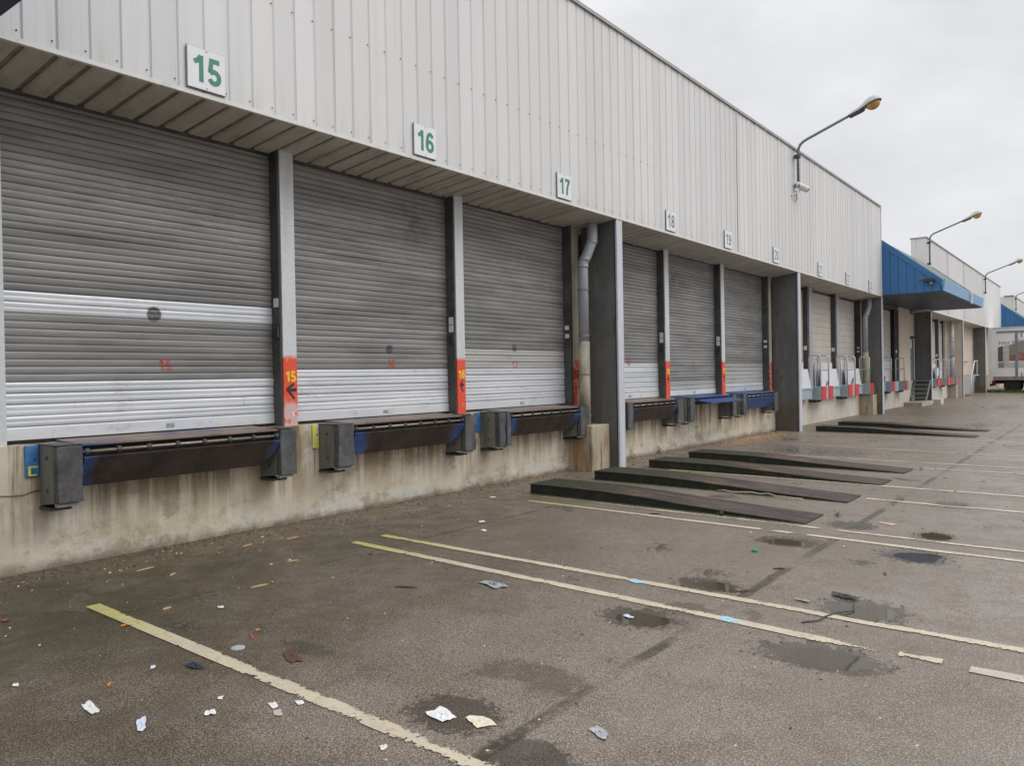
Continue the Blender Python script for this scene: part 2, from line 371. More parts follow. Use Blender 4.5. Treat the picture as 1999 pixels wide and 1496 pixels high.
    M['print_brown'] = simple('print_brown', (0.30, 0.13, 0.09), 0.4, 0, 0.5, 5, dirt=(0.5, 0.4, 0.3))
    M['print_grey'] = simple('print_grey', (0.50, 0.52, 0.51), 0.4, 0, 0.12, 3)
    M['print_taupe'] = simple('print_taupe', (0.28, 0.25, 0.22), 0.4)
    M['letter_grey'] = simple('letter_grey', (0.22, 0.23, 0.25), 0.5)
    M['tail_red'] = simple('tail_red', (0.30, 0.01, 0.012), 0.3)
    # --- ground
    g = NT('asphalt'); z = g.xyz()
    big = g.noise(0.55, detail=6, rough=0.6); med = g.noise(3.2, detail=7, rough=0.65)
    v = g.n('ShaderNodeTexVoronoi', feature='F1'); v.inputs['Scale'].default_value = 112; g.link(g.pos(), v.inputs['Vector'])
    vs = g.n('ShaderNodeSeparateColor'); g.link(v.outputs['Color'], vs.inputs[0])
    stone = g.rng(v.outputs['Distance'], 0.52, 0.28)
    pale = g.rng(vs.outputs[0], 0.45, 0.95)
    c = g.mix(g.rng(big, 0.3, 0.7), (0.212, 0.171, 0.135), (0.295, 0.250, 0.211))
    c = g.mix(g.rng(med, 0.42, 0.68, 0, 0.5), c, (0.160, 0.122, 0.088))
    c = g.mix(g.math('MULTIPLY', stone, g.math('MULTIPLY', pale, 0.62)), c, (0.54, 0.455, 0.355))
    c = g.mix(g.math('MULTIPLY', g.rng(v.outputs['Distance'], 0.42, 0.62), 0.62), c, (0.055, 0.044, 0.034))
    moss = g.attr('moss'); damp = g.attr('damp'); dirt = g.attr('dirt')
    mossn = g.math('MULTIPLY', moss, g.rng(med, 0.30, 0.60, 0.55, 1.0))
    c = g.mix(g.math('MULTIPLY', mossn, 0.78), c, (0.080, 0.061, 0.034))
    grn = g.math('MULTIPLY', g.math('MULTIPLY', moss, g.rng(z['Y'], -2.3, -0.9)), g.rng(z['X'], 7.5, 2.5))
    c = g.mix(g.math('MULTIPLY', grn, g.rng(big, 0.35, 0.6, 0.35, 0.9)), c, (0.046, 0.044, 0.022))
    c = g.mix(g.math('MULTIPLY', g.math('MULTIPLY', stone, pale), g.math('MULTIPLY', moss, 0.42)), c, (0.34, 0.285, 0.20))
    c = g.mix(g.math('MULTIPLY', g.rng(v.outputs['Distance'], 0.40, 0.62), g.math('MULTIPLY', moss, 0.5)), c, (0.030, 0.025, 0.016))
    dn = g.noise(16, (1, 1, 1), 7, 0.75)
    c = g.mix(g.math('MULTIPLY', dirt, g.rng(dn, 0.40, 0.60)), c, (0.20, 0.145, 0.088))
    dk = g.rng(dn, 0.50, 0.68)
    c = g.mix(g.math('MULTIPLY', g.math('MULTIPLY', dirt, dk), 0.85), c, (0.042, 0.033, 0.026))
    # tar joints running along the building, edges eaten away
    jn = g.noise(2.2, detail=7, rough=0.7); jm = g.rng(g.noise(0.9, detail=4), 0.42, 0.56)
    for y0, w in ((-4.45, 0.055), (-1.13, 0.022)):
        d = g.math('ABSOLUTE', g.math('SUBTRACT', g.math('ADD', z['Y'], g.math('MULTIPLY', jn, 0.05 if y0 < -2 else 0.02)), y0 + (0.025 if y0 < -2 else 0.01)))
        k = g.math('MULTIPLY', g.rng(g.math('ADD', d, g.math('MULTIPLY', g.math('SUBTRACT', dn, 0.5), w * 0.8)), w, w * 0.5), g.math('MULTIPLY', g.rng(dn, 0.3, 0.55, 0.3, 1), g.math('MAXIMUM', jm, 0.15)))
        c = g.mix(g.math('MULTIPLY', k, 0.9), c, (0.040, 0.035, 0.022))
    wetn = g.rng(g.math('ADD', damp, g.math('MULTIPLY', g.math('SUBTRACT', dn, 0.5), 1.5)), 0.34, 0.56)
    c = g.mix(g.math('MULTIPLY', wetn, 0.72), c, (0.038, 0.031, 0.024))
    oil = g.rng(g.noise(1.1, (1, 0.8, 1), 5, 0.65), 0.60, 0.66); oil2 = g.rng(g.noise(4.2, detail=3), 0.70, 0.75)
    c = g.mix(g.math('MULTIPLY', oil, g.rng(dn, 0.3, 0.6, 0.25, 0.6)), c, (0.085, 0.068, 0.05))
    c = g.mix(g.math('MULTIPLY', oil2, 0.6), c, (0.06, 0.05, 0.04))
    far = g.rng(g.noise(0.22, (1, 1.6, 1), 5, 0.6), 0.35, 0.65)
    rough = g.rng(med, 0.3, 0.7, 0.33, 0.58)
    rough = g.math('SUBTRACT', rough, g.math('MULTIPLY', far, 0.10))
    rough = g.math('SUBTRACT', rough, g.math('MULTIPLY', g.math('MAXIMUM', wetn, oil), 0.20))
    h = g.math('ADD', g.math('MULTIPLY', stone, 1.0), g.math('MULTIPLY', dn, 0.8))
    g.bump(h, 0.45, 0.004)
    M['asphalt'] = g.done(c, rough, spec=0.5)
    # --- painted lines, worn through to the asphalt
    def line_mat(name, a, b, wear):
        g = NT(name); z = g.xyz()
        n1 = g.noise(2.2, detail=8, rough=0.72); n2 = g.noise(34, detail=4, rough=0.7); n3 = g.noise(7, detail=5)
        c = g.mix(g.rng(z['Y'], -2.2, -0.9), a, b); c = g.mix(g.rng(n3, 0.35, 0.75, 0, 0.5), c, tuple(v * 0.62 for v in a))
        c = g.mix(g.rng(n2, 0.54, 0.70, 0, 0.65), c, (0.20, 0.17, 0.13))
        g.done(c, 0.55)
        edge = g.attr('edge')
        al = g.rng(g.math('SUBTRACT', g.math('ADD', g.math('MULTIPLY', n1, 0.75), g.math('ADD', g.math('MULTIPLY', n2, 0.55), g.math('MULTIPLY', edge, 0.22))), g.math('MULTIPLY', g.attr('wear'), 0.5)), wear, wear + 0.03)
        tr = g.n('ShaderNodeBsdfTransparent'); mx = g.n('ShaderNodeMixShader')
        g.link(al, mx.inputs[0]); g.link(tr.outputs[0], mx.inputs[1]); g.link(g.p.outputs[0], mx.inputs[2]); g.link(mx.outputs[0], g.out.inputs[0])
        return g.m
    M['line_paint'] = line_mat('line_paint', (0.56, 0.495, 0.37), (0.47, 0.44, 0.15), 0.625)
    M['line_faint'] = line_mat('line_faint', (0.52, 0.46, 0.38), (0.48, 0.42, 0.28), 0.64)
    g = NT('water'); g.done((0.070, 0.058, 0.040), 0.02); g.p.inputs['IOR'].default_value = 1.33
    g.bump(g.noise(9, detail=2), 0.015, 0.01); M['water'] = g.m
    # --- wheel ramps: bitumen-dark steel with moss
    g = NT('ramp'); z = g.xyz(); a = g.noise(2.5, (3, 0.6, 1), 8, 0.7); b = g.noise(9, detail=6, rough=0.7)
    c = g.mix(g.rng(a, 0.3, 0.7), (0.036, 0.029, 0.026), (0.095, 0.072, 0.062))
    c = g.mix(g.math('MULTIPLY', g.rng(z['Y'], -2.5, -1.3), g.rng(b, 0.35, 0.6, 0.45, 0.95)), c, (0.036, 0.041, 0.022))
    c = g.mix(g.math('MULTIPLY', g.math('MULTIPLY', g.rng(z['Y'], -3.0, -2.3), g.rng(z['Y'], -1.4, -1.9)), g.rng(a, 0.5, 0.62, 0, 0.6)), c, (0.20, 0.105, 0.065))
    g.bump(g.noise(14, (1, 1, 1), 5, 0.7), 0.5, 0.01)
    M['ramp'] = g.done(c, g.rng(b, 0.3, 0.7, 0.5, 0.8), spec=0.3)
    g = NT('ramp_side_shaded'); z = g.xyz(); b = g.noise(7, detail=7, rough=0.7)
    c = g.mix(g.rng(b, 0.45, 0.65), (0.016, 0.017, 0.013), (0.030, 0.037, 0.018)); M['ramp_side_shaded'] = g.done(c, 0.8)  # moss, plus the shade of the sides put into a near-black colour
    M['leaf'] = simple('leaf', (0.07, 0.13, 0.03), 0.6, 0, 0.4, 20)
    M['grass'] = simple('grass', (0.09, 0.16, 0.03), 0.7, 0, 0.5, 8)
    M['moss_clump'] = simple('moss_clump', (0.035, 0.055, 0.015), 0.9, 0, 0.5, 20)
    # --- litter
    for k, col in dict(paper=(0.72, 0.72, 0.72), paper_blue=(0.60, 0.66, 0.76), cream=(0.70, 0.64, 0.50), tan=(0.48, 0.43, 0.34), navy=(0.02, 0.03, 0.055),
                       aqua=(0.33, 0.58, 0.66), greybag=(0.30, 0.33, 0.35), orange=(0.62, 0.22, 0.03), redbit=(0.50, 0.06, 0.05), green=(0.02, 0.32, 0.13),
                       wood=(0.52, 0.36, 0.19), darkwood=(0.10, 0.05, 0.03), blackbag=(0.045, 0.05, 0.055), clear=(0.36, 0.38, 0.40), pink=(0.62, 0.36, 0.33), brownbit=(0.22, 0.08, 0.03), bluebit=(0.08, 0.19, 0.34)).items():
        M[k] = simple(k, col, 0.55, 0, 0.10, 40, dirt=tuple(v * 0.55 for v in col), dirt_amt=0.5)
    M['chips'] = simple('chips', (0.26, 0.17, 0.09), 0.8, 0, 0.9, 30)
    M['sawdust'] = simple('sawdust', (0.42, 0.25, 0.11), 0.9, 0, 0.4, 12)
    M['grit'] = simple('grit', (0.09, 0.07, 0.05), 0.85, 0, 0.8, 25)
    M['white_specks'] = simple('white_specks', (0.62, 0.60, 0.56), 0.7, 0, 0.3, 25)
build_materials()

# ------------------------------------------------------------------ mesh helpers
class MB:
    def __init__(s):
        s.v = []; s.f = []; s.fm = []
    def add(s, vs, fs, m=0):
        o = len(s.v); s.v += [tuple(p) for p in vs]
        for f in fs:
            s.f.append([i + o for i in f]); s.fm.append(m)
        return s
    def box(s, x0, x1, y0, y1, z0, z1, m=0):
        v = [(x, y, z) for z in (z0, z1) for y in (y0, y1) for x in (x0, x1)]
        return s.add(v, [(0, 2, 3, 1), (4, 5, 7, 6), (0, 1, 5, 4), (1, 3, 7, 5), (3, 2, 6, 7), (2, 0, 4, 6)], m)
    def prism(s, prof, a0, a1, axis='X', m=0):
        """closed 2-D profile swept along an axis; prof is (y,z) for X, (x,z) for Y, (x,y) for Z"""
        n = len(prof)
        def P(p, a):
            return (a, p[0], p[1]) if axis == 'X' else (p[0], a, p[1]) if axis == 'Y' else (p[0], p[1], a)
        v = [P(p, a0) for p in prof] + [P(p, a1) for p in prof]
        return s.add(v, [(i, (i + 1) % n, n + (i + 1) % n, n + i) for i in range(n)] + [tuple(range(n))[::-1], tuple(range(n, 2 * n))], m)
    def tube(s, path, r, n=10, m=0, caps=True):
        P = [Vector(p) for p in path]; rs = r if isinstance(r, (list, tuple)) else [r] * len(P)
        vs = []; ref = None
        for i, p in enumerate(P):
            d = ((P[min(i + 1, len(P) - 1)] - P[max(i - 1, 0)])).normalized()
            if ref is None:
                ref = Vector((0, 0, 1)) if abs(d.z) < 0.9 else Vector((1, 0, 0))
            u = d.cross(ref).normalized(); w = u.cross(d).normalized(); ref = w
            for k in range(n):
                a = 2 * math.pi * k / n
                vs.append(p + (u * math.cos(a) + w * math.sin(a)) * rs[i])
        fs = [(i * n + k, i * n + (k + 1) % n, (i + 1) * n + (k + 1) % n, (i + 1) * n + k) for i in range(len(P) - 1) for k in range(n)]
        if caps:
            fs += [tuple(range(n))[::-1], tuple(range((len(P) - 1) * n, len(P) * n))]
        return s.add(vs, fs, m)
    def ball(s, c, rx, ry, rz, n=14, k=8, zmin=-1.0, zmax=1.0, m=0):
        vs = []
        for i in range(k + 1):
            t = zmin + (zmax - zmin) * i / k
            t = math.sin(math.asin(max(-1, min(1, zmin))) + (math.asin(max(-1, min(1, zmax))) - math.asin(max(-1, min(1, zmin)))) * i / k)
            q = math.sqrt(max(0, 1 - t * t))
            for j in range(n):
                a = 2 * math.pi * j / n
                vs.append((c[0] + rx * q * math.cos(a), c[1] + ry * q * math.sin(a), c[2] + rz * t))
        fs = [(i * n + j, i * n + (j + 1) % n, (i + 1) * n + (j + 1) % n, (i + 1) * n + j) for i in range(k) for j in range(n)]
        return s.add(vs, fs + [tuple(range(n))[::-1], tuple(range(k * n, (k + 1) * n))], m)
    def mesh(s, name, org=(0, 0, 0)):
        me = bpy.data.meshes.new(name)
        me.from_pydata([(x - org[0], y - org[1], z - org[2]) for x, y, z in s.v], [], s.f)
        return me

def fix_normals(me):
    bm = bmesh.new(); bm.from_mesh(me); bmesh.ops.recalc_face_normals(bm, faces=bm.faces); bm.to_mesh(me); bm.free()

def wloc(o):
    l = Vector(o.location)
    while o.parent:
        o = o.parent; l += Vector(o.location)
    return l

def part(name, mb, mats, parent=None, org=None, smooth=False, bevel=0.0, label=None):
    """one mesh object; mb holds world coordinates, org its own origin"""
    if org is None:
        org = tuple(wloc(parent)) if parent else tuple(np.mean(np.array(mb.v), axis=0))
    me = mb.mesh(name, org)
    fix_normals(me)
    mats = mats if isinstance(mats, (list, tuple)) else [mats]
    for m in mats:
        me.materials.append(M[m])
    if len(mats) > 1:
        me.polygons.foreach_set('material_index', mb.fm)
    if bevel:
        bm = bmesh.new(); bm.from_mesh(me)
        bmesh.ops.bevel(bm, geom=list(bm.edges), offset=bevel, segments=2, affect='EDGES', profile=0.6)
        bm.to_mesh(me); bm.free()
    if smooth:
        me.polygons.foreach_set('use_smooth', [True] * len(me.polygons))
    o = bpy.data.objects.new(name, me); COL.objects.link(o)
    if parent:
        o.parent = parent; o.location = Vector(org) - wloc(parent)
    else:
        o.location = org
    if label:
        o['label'] = label
    return o

def inst(name, me, parent, wpos, scale=(1, 1, 1), rot=(0, 0, 0), mat=None):
    o = bpy.data.objects.new(name, me); COL.objects.link(o)
    o.parent = parent; o.location = Vector(wpos) - wloc(parent) if parent else wpos
    o.scale = scale; o.rotation_euler = rot
    if mat:
        o.material_slots[0].link = 'OBJECT'; o.material_slots[0].material = M[mat]
    return o

def tag(o, label=None, cat=None, group=None, kind=None):
    if label: o['label'] = label
    if cat: o['category'] = cat
    if group: o['group'] = group
    if kind: o['kind'] = kind
    return o

def thing(name, loc, label, cat, group=None):
    o = bpy.data.objects.new(name, None); COL.objects.link(o); o.location = loc; o.empty_display_size = 0.2
    return tag(o, label, cat, group)

def strip(mb, pts, t, y=0.0):
    P = [Vector((a, b)) for a, b in pts]; n = len(P); v = []
    for i in range(n):
        d0 = (P[i] - P[i - 1]).normalized() if i else (P[1] - P[0]).normalized(); d1 = (P[i + 1] - P[i]).normalized() if i < n - 1 else d0
        m = (d0 + d1).normalized(); nn = Vector((-m.y, m.x)); k = 1 / max(0.5, nn.dot(Vector((-d0.y, d0.x))))
        for q in (1, -1):
            v.append((P[i].x + nn.x * t / 2 * k * q, y, P[i].y + nn.y * t / 2 * k * q))
    mb.add(v, [(2 * i, 2 * i + 1, 2 * i + 3, 2 * i + 2) for i in range(n - 1)])
def arc(cx, cy, rx, ry, a0, a1, n=14):
    return [(cx + rx * math.cos(R(a0 + (a1 - a0) * i / n)), cy + ry * math.sin(R(a0 + (a1 - a0) * i / n))) for i in range(n + 1)]
GLYPH = {'0': [arc(.28, .5, .205, .42, 90, 450, 24)], '1': [[(.07, .715), (.20, .775), (.31, .90), (.345, .985)], [(.36, 0), (.36, 1)]],
         '2': [arc(.28, .70, .20, .22, 172, -30) + [(.36, .42), (.14, .20), (.085, .07)], [(.03, .075), (.53, .075)]],
         '3': [arc(.27, .71, .19, .21, 165, -88), arc(.28, .295, .21, .22, 88, -165)], '5': [[(.50, .92), (.165, .92), (.105, .46)] , arc(.275, .30, .205, .225, 142, -158)],
         '6': [arc(.285, .305, .20, .23, 0, 360, 20), [(.085, .30)] + arc(.31, .44, .225, .48, 190, 42)], '7': [[(.03, .92), (.46, .92)], [(.47, .985), (.47, .86), (.33, .62), (.25, .36), (.215, 0)]],
         '8': [arc(.28, .715, .175, .205, 0, 360, 20), arc(.28, .28, .205, .205, 0, 360, 20)], '9': [arc(.275, .695, .20, .23, 0, 360, 20), [(.475, .70)] + arc(.25, .56, .225, .48, 10, -138)]}
def digits(name, body, h, mat, parent, wpos, weight=0.155, sx=1.0):
    mb = MB(); adv = 0.62; w = adv * (len(body) - 1) + 0.56; y = 0.0
    for i, ch in enumerate(body):
        for st in GLYPH[ch]:
            strip(mb, [(((a + i * adv) - w / 2) * h * sx, (b - 0.5) * h) for a, b in st], weight * h, y); y -= 0.0006
    me = mb.mesh(name); me.materials.append(M[mat]); o = bpy.data.objects.new(name, me); COL.objects.link(o)
    o.parent = parent; o.location = Vector(wpos) - wloc(parent); return o

def text(name, body, size, mat, parent, wpos, rot=(R(90), 0, 0), bold=0.0, extrude=0.002, sx=1.0):
    cu = bpy.data.curves.new(name, 'FONT'); cu.body = body; cu.size = size; cu.align_x = 'CENTER'; cu.align_y = 'CENTER'
    cu.offset = bold; cu.extrude = extrude; cu.resolution_u = 4
    t = bpy.data.objects.new(name, cu); COL.objects.link(t)
    dg = bpy.context.evaluated_depsgraph_get(); me = bpy.data.meshes.new_from_object(t.evaluated_get(dg)); bpy.data.objects.remove(t)
    me.name = name; me.materials.clear(); me.materials.append(M[mat])
    o = bpy.data.objects.new(name, me); COL.objects.link(o)
    o.parent = parent; o.location = Vector(wpos) - wloc(parent); o.rotation_euler = rot; o.scale = (sx, 1, 1)
    return o

# ------------------------------------------------------------------ ground
KS = 0.0138
YW, YP, YD = 0.66, 0.68, 0.85          # dock wall face, post face, shutter plane
ZD = 1.09                              # dock height
def vnoise(x, y, seed, freq):
    x = np.asarray(x) * freq; y = np.asarray(y) * freq
    xi = np.floor(x).astype(np.int64); yi = np.floor(y).astype(np.int64); fx = x - xi; fy = y - yi
    fx = fx * fx * (3 - 2 * fx); fy = fy * fy * (3 - 2 * fy)
    def h(a, b):
        n = (a * 374761393 + b * 668265263 + seed * 1442695041) & 0x7fffffff
        n = ((n ^ (n >> 13)) * 1274126177) & 0x7fffffff
        return ((n ^ (n >> 16)) & 0xffff) / 65535.0
    return (h(xi, yi) * (1 - fx) + h(xi + 1, yi) * fx) * (1 - fy) + (h(xi, yi + 1) * (1 - fx) + h(xi + 1, yi + 1) * fx) * fy
def fbm(x, y, seed, freq, oct=4):
    s = 0; a = 0.5
    for i in range(oct):
        s = s + a * vnoise(x, y, seed + i * 17, freq * 2 ** i); a *= 0.5
    return s / (1 - 0.5 ** oct)
# hollows that hold water: x, y, half-length along x, half-length along y, depth
HOLES = [(4.73, -4.06, 0.17, 0.22, 0.016), (4.72, -5.27, 0.20, 0.30, 0.020), (5.80, -5.25, 0.22, 0.24, 0.016), (5.77, -4.11, 0.15, 0.22, 0.012),
         (7.65, -4.09, 0.17, 0.24, 0.014), (7.73, -5.22, 0.24, 0.24, 0.018), (8.77, -5.20, 0.18, 0.15, 0.014), (10.9, -5.05, 0.2, 0.16, 0.012),
         (8.85, -4.40, 0.2, 0.2, 0.012), (2.78, -4.62, 0.11, 0.10, 0.010)]
def gz(x, y):
    x = np.asarray(x, float); y = np.asarray(y, float)
    z = KS * np.clip(y, -18, 2)
    for cx, cy, a, b, d in HOLES:
        q = ((x - cx) / a) ** 2 + ((y - cy) / b) ** 2
        q = q * (1 + 1.6 * (fbm(x, y, int(cx * 100), 6.0, 4) - 0.5))
        z = z - d * np.exp(-0.9 * q)
    z = z + 0.006 * (fbm(x, y, 5, 0.9, 3) - 0.5) * (np.abs(y) < 12) * (x < 45)
    return z
def axis(segs):
    out = []
    for a, b, st in segs:
        n = max(1, int(round((b - a) / st))); out += list(np.linspace(a, b, n, endpoint=False))
    return np.array(out + [segs[-1][1]])
gx = axis([(-300, -40, 40), (-40, -4, 3), (-4, 0, 0.4), (0, 10, 0.04), (10, 16, 0.1), (16, 34, 0.3), (34, 70, 1.5), (70, 130, 8), (130, 900, 60)])
gy = axis([(-700, -100, 60), (-100, -18, 6), (-18, -8, 1.0), (-8, -6, 0.1), (-6, -2.5, 0.04), (-2.5, 0.9, 0.06)])
GX, GY = np.meshgrid(gx, gy); GZ = gz(GX, GY)
me = bpy.data.meshes.new('ground')
nx, ny = len(gx), len(gy)
idx = np.arange(nx * ny).reshape(ny, nx)
quads = np.stack([idx[:-1, :-1], idx[:-1, 1:], idx[1:, 1:], idx[1:, :-1]], -1).reshape(-1, 4)
me.from_pydata(np.stack([GX, GY, GZ], -1).reshape(-1, 3).tolist(), [], quads.tolist())
damp = np.zeros_like(GX)
for cx, cy, a, b, d in HOLES:
    q = ((GX - cx) / (a * 1.35)) ** 2 + ((GY - cy) / (b * 1.35)) ** 2
    damp = np.maximum(damp, np.clip(np.exp(-q * 1.1) * 1.15, 0, 1) * 0.9)
for cx, cy, a, b, s in [(2.86, -4.06, 0.22, 0.26, 0.9), (2.72, -4.62, 0.16, 0.2, 1.0), (3.0, -2.75, 0.10, 0.25, 0.75), (3.2, -0.9, 0.35, 0.5, 0.55), (2.75, -1.75, 0.2, 0.4, 0.45), (4.5, -1.6, 0.5, 0.3, 0.35),
                        (6.7, -3.2, 0.35, 0.3, 0.4), (6.1, -4.0, 0.2, 0.25, 0.5), (9.4, -4.6, 0.3, 0.4, 0.35), (16.2, -2.0, 1.2, 1.5, 0.55), (17.0, -3.3, 0.6, 0.8, 0.4), (12.6, -5.3, 0.5, 0.3, 0.5), (5.3, -3.2, 0.3, 0.3, 0.35), (7.2, -4.9, 0.15, 0.15, 0.6), (9.6, -5.6, 0.4, 0.25, 0.5), (26, -3.5, 2.5, 0.8, 0.5), (38, -3.0, 4, 0.8, 0.5), (52, -3.0, 5, 0.6, 0.6)]:
    q = ((GX - cx) / a) ** 2 + ((GY - cy) / b) ** 2
    damp = np.maximum(damp, s * np.exp(-q * 0.8))
n1 = fbm(GX, GY, 3, 0.8, 4)
moss = np.clip((GY + 4.9 - 0.30 * np.clip(GX, 0, 12)) / 3.0 + (n1 - 0.5) * 1.4, 0, 1) * np.clip((13 - GX) / 8, 0, 1)
moss = np.maximum(moss, np.clip((2.62 - GX) / 0.9 + (n1 - 0.5) * 1.2, 0, 0.95) * (GY > -8))
n2 = fbm(GX, GY, 9, 1.7, 4)
dirt = np.clip((GY + 0.08 + (n2 - 0.5) * 1.1) / 0.55, 0, 1) * (GX < 70)
for nm, a in (('damp', damp), ('moss', moss), ('dirt', dirt)):
    at = me.attributes.new(nm, 'FLOAT', 'POINT'); at.data.foreach_set('value', a.reshape(-1).astype(np.float32))
me.polygons.foreach_set('use_smooth', [True] * len(me.polygons))
me.materials.append(M['asphalt'])
ground = bpy.data.objects.new('ground', me); COL.objects.link(ground)
tag(ground, 'worn damp asphalt yard in front of the loading docks', kind='structure')

def paint_line(x, w, y0, y1, mat='line_paint', lean=0.0, wear=None):
    """a stripe laid 5 mm over the asphalt, running out from the dock"""
    n = max(2, int((y0 - y1) / 0.05)); cols = (-1, -0.72, 0, 0.72, 1)
    ys = np.linspace(y0, y1, n); v = []; e = []; wr = []
    for y in ys:
        for k in cols:
            xx = x + lean * (y0 - y) + k * w / 2
            v.append((xx, y, float(gz(xx, y)) + 0.005)); e.append(1 - abs(k)); wr.append(wear(y) if wear else 0.0)
    f = [(i * 5 + k, i * 5 + k + 1, (i + 1) * 5 + k + 1, (i + 1) * 5 + k) for i in range(n - 1) for k in range(4)]
    m = bpy.data.meshes.new('painted_line'); m.from_pydata(v, [], f); m.materials.append(M[mat])
    m.attributes.new('edge', 'FLOAT', 'POINT').data.foreach_set('value', e); m.attributes.new('wear', 'FLOAT', 'POINT').data.foreach_set('value', wr)
    o = bpy.data.objects.new('painted_line', m); COL.objects.link(o); o.parent = ground
    return o
bumpf = lambda c, s: (lambda y: math.exp(-((y - c) / s) ** 2))
paint_line(2.62, 0.100, -0.76, -5.2, lean=-0.024, wear=lambda y: 0.36 * math.exp(-((y + 4.12) / 0.13) ** 2) + 0.13 * (y < -4.2))
paint_line(5.14, 0.098, -0.69, -5.5, lean=-0.03, wear=lambda y: 0.5 * max(0, min(1, (-5.2 - y) / 0.3))); paint_line(5.03, 0.09, -5.63, -5.86); paint_line(5.0, 0.11, -6.0, -6.6, 'line_faint')
paint_line(5.53, 0.092, -0.69, -8.5, lean=-0.003)
paint_line(8.10, 0.085, -0.65, -8.5, lean=-0.012, wear=lambda y: 0.9 * math.exp(-((y + 3.75) / 0.05) ** 2) + 0.7 * math.exp(-((y + 4.1) / 0.06) ** 2))
paint_line(8.46, 0.085, -0.6, -8.5, lean=0.0, wear=lambda y: 0.5 * (y > -4.0) * 0.5 + 0.9 * math.exp(-((y + 4.27) / 0.08) ** 2))
paint_line(10.74, 0.10, -4.1, -8.5); paint_line(11.95, 0.10, -0.72, -8.5, lean=0.02)
paint_line(14.46, 0.10, -4.0, -8.5, 'line_faint', 0.14 / 1.5); paint_line(15.25, 0.09, -1.6, -8.5, 'line_faint', 0.03); paint_line(17.5, 0.09, -0.6, -8.5, 'line_faint', -0.03)
paint_line(20.5, 0.09, -0.6, -8.5, 'line_faint'); paint_line(24.6, 0.09, -0.8, -8.5, 'line_faint')

# puddles lie level in the hollows
PUD = [('cloudy round puddle beside a pale paint line holding a wet label', 0), ('long silty puddle nearest the right-hand foreground', 1), ('shallow grey puddle under a torn black plastic strip', 2),
       ('small brown puddle between the double paint lines and the ramps', 3), ('thin dark puddle just off the end of the nearest ramp', 4), ('dark mirror-like puddle beside the pale line at right', 5),
       ('small black puddle in a pothole beyond the paint lines', 6)]
LEV = [0.0090, 0.0122, 0.0104, 0.0070, 0.0075, 0.0095, 0.0075]
for (lab, i), lv in zip(PUD, LEV):
    cx, cy, a, b, d = HOLES[i]; base = KS * cy
    mb = MB(); n = 40
    mb.add([(cx, cy, base - lv)] + [(cx + 1.5 * a * math.cos(t), cy + 1.5 * b * math.sin(t), base - lv) for t in np.linspace(0, 2 * math.pi, n, endpoint=False)],
           [(0, 1 + k, 1 + (k + 1) % n) for k in range(n)])
    tag(part('puddle', mb, 'water'), lab, 'puddle', 'puddles on the yard')

# ------------------------------------------------------------------ near warehouse block
ware = thing('warehouse_building', (16.4, 1.0, 0), 'long pale ribbed warehouse front with roller doors numbered 15 to 23', 'building')
FX0, FX1 = 2.28, 30.42
ZF0, ZF1 = 4.245, 7.45
PITCH = 0.2556
part('light_block_body', MB().box(-9.0, 30.4, 1.005, 40, -0.3, 6.1), 'plain_concrete', ware)  # unseen closed core of the building, added to block sky light from behind
# cladding panel (one tray, groove on its right)
def cladding_mesh(p, z0, z1, name='cladding_panel', mat='cladding'):
    prof = [(0.0, 0.0), (p * 0.30, 0.0), (p * 0.33, 0.0012), (p * 0.36, 0.0), (p * 0.62, 0.0), (p * 0.65, 0.0012), (p * 0.68, 0.0), (p - 0.044, 0.0), (p - 0.028, 0.014), (p - 0.014, 0.014), (p, 0.0)]
    mb = MB(); n = len(prof)
    mb.add([(x, y, z0) for x, y in prof] + [(x, y, z1) for x, y in prof] + [(0, 0.03, z0), (p, 0.03, z0), (0, 0.03, z1), (p, 0.03, z1)],
           [(i, i + 1, n + i + 1, n + i) for i in range(n - 1)] + [(2 * n, 2 * n + 2, n), (2 * n, n, 0)])
    m = mb.mesh(name); m.materials.append(M[mat]); return m
cm = cladding_mesh(PITCH, 0, ZF1 - ZF0 - 0.03)
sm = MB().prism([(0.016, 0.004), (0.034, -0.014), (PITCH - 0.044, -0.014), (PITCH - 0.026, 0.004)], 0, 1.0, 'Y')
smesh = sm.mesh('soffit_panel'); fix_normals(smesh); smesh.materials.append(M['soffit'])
SLOPE = math.atan2(4.165 - 4.238, 0.68)
npan = int(round((FX1 - FX0) / PITCH)); PITCH_N = (FX1 - FX0) / npan
for i in range(npan):
    x = FX0 + i * PITCH_N
    inst('cladding_panel', cm, ware, (x, random.uniform(-0.0015, 0.0015), ZF0 + 0.03), (PITCH_N / PITCH, 1, 1), (random.uniform(-0.0012, 0.0012), 0, random.uniform(-0.008, 0.008)))
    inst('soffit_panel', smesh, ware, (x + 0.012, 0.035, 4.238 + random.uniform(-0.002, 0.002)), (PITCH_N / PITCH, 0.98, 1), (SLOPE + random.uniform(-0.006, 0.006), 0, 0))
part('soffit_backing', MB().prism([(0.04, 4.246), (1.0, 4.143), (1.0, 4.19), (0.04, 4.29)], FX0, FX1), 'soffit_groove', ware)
part('fascia_backing', MB().box(FX0 + 0.005, FX1 - 0.005, 0.035, 0.6, 4.30, 7.40), 'cap', ware)
part('drip_trim', MB().prism([(-0.012, 4.232), (0.03, 4.232), (0.03, 4.244), (-0.008, 4.244), (-0.008, 4.268), (-0.012, 4.272)], FX0, FX1 + 0.01), 'trim', ware)
part('parapet_cap', MB().prism([(-0.035, 7.425), (-0.03, 7.425), (-0.03, 7.475), (0.65, 7.475), (0.65, 7.485), (-0.035, 7.485)], FX0, FX1 + 0.02), 'cap', ware)
part('corner_trim', MB().box(FX1, FX1 + 0.03, -0.02, 0.6, 4.25, 7.42), 'cladding', ware)
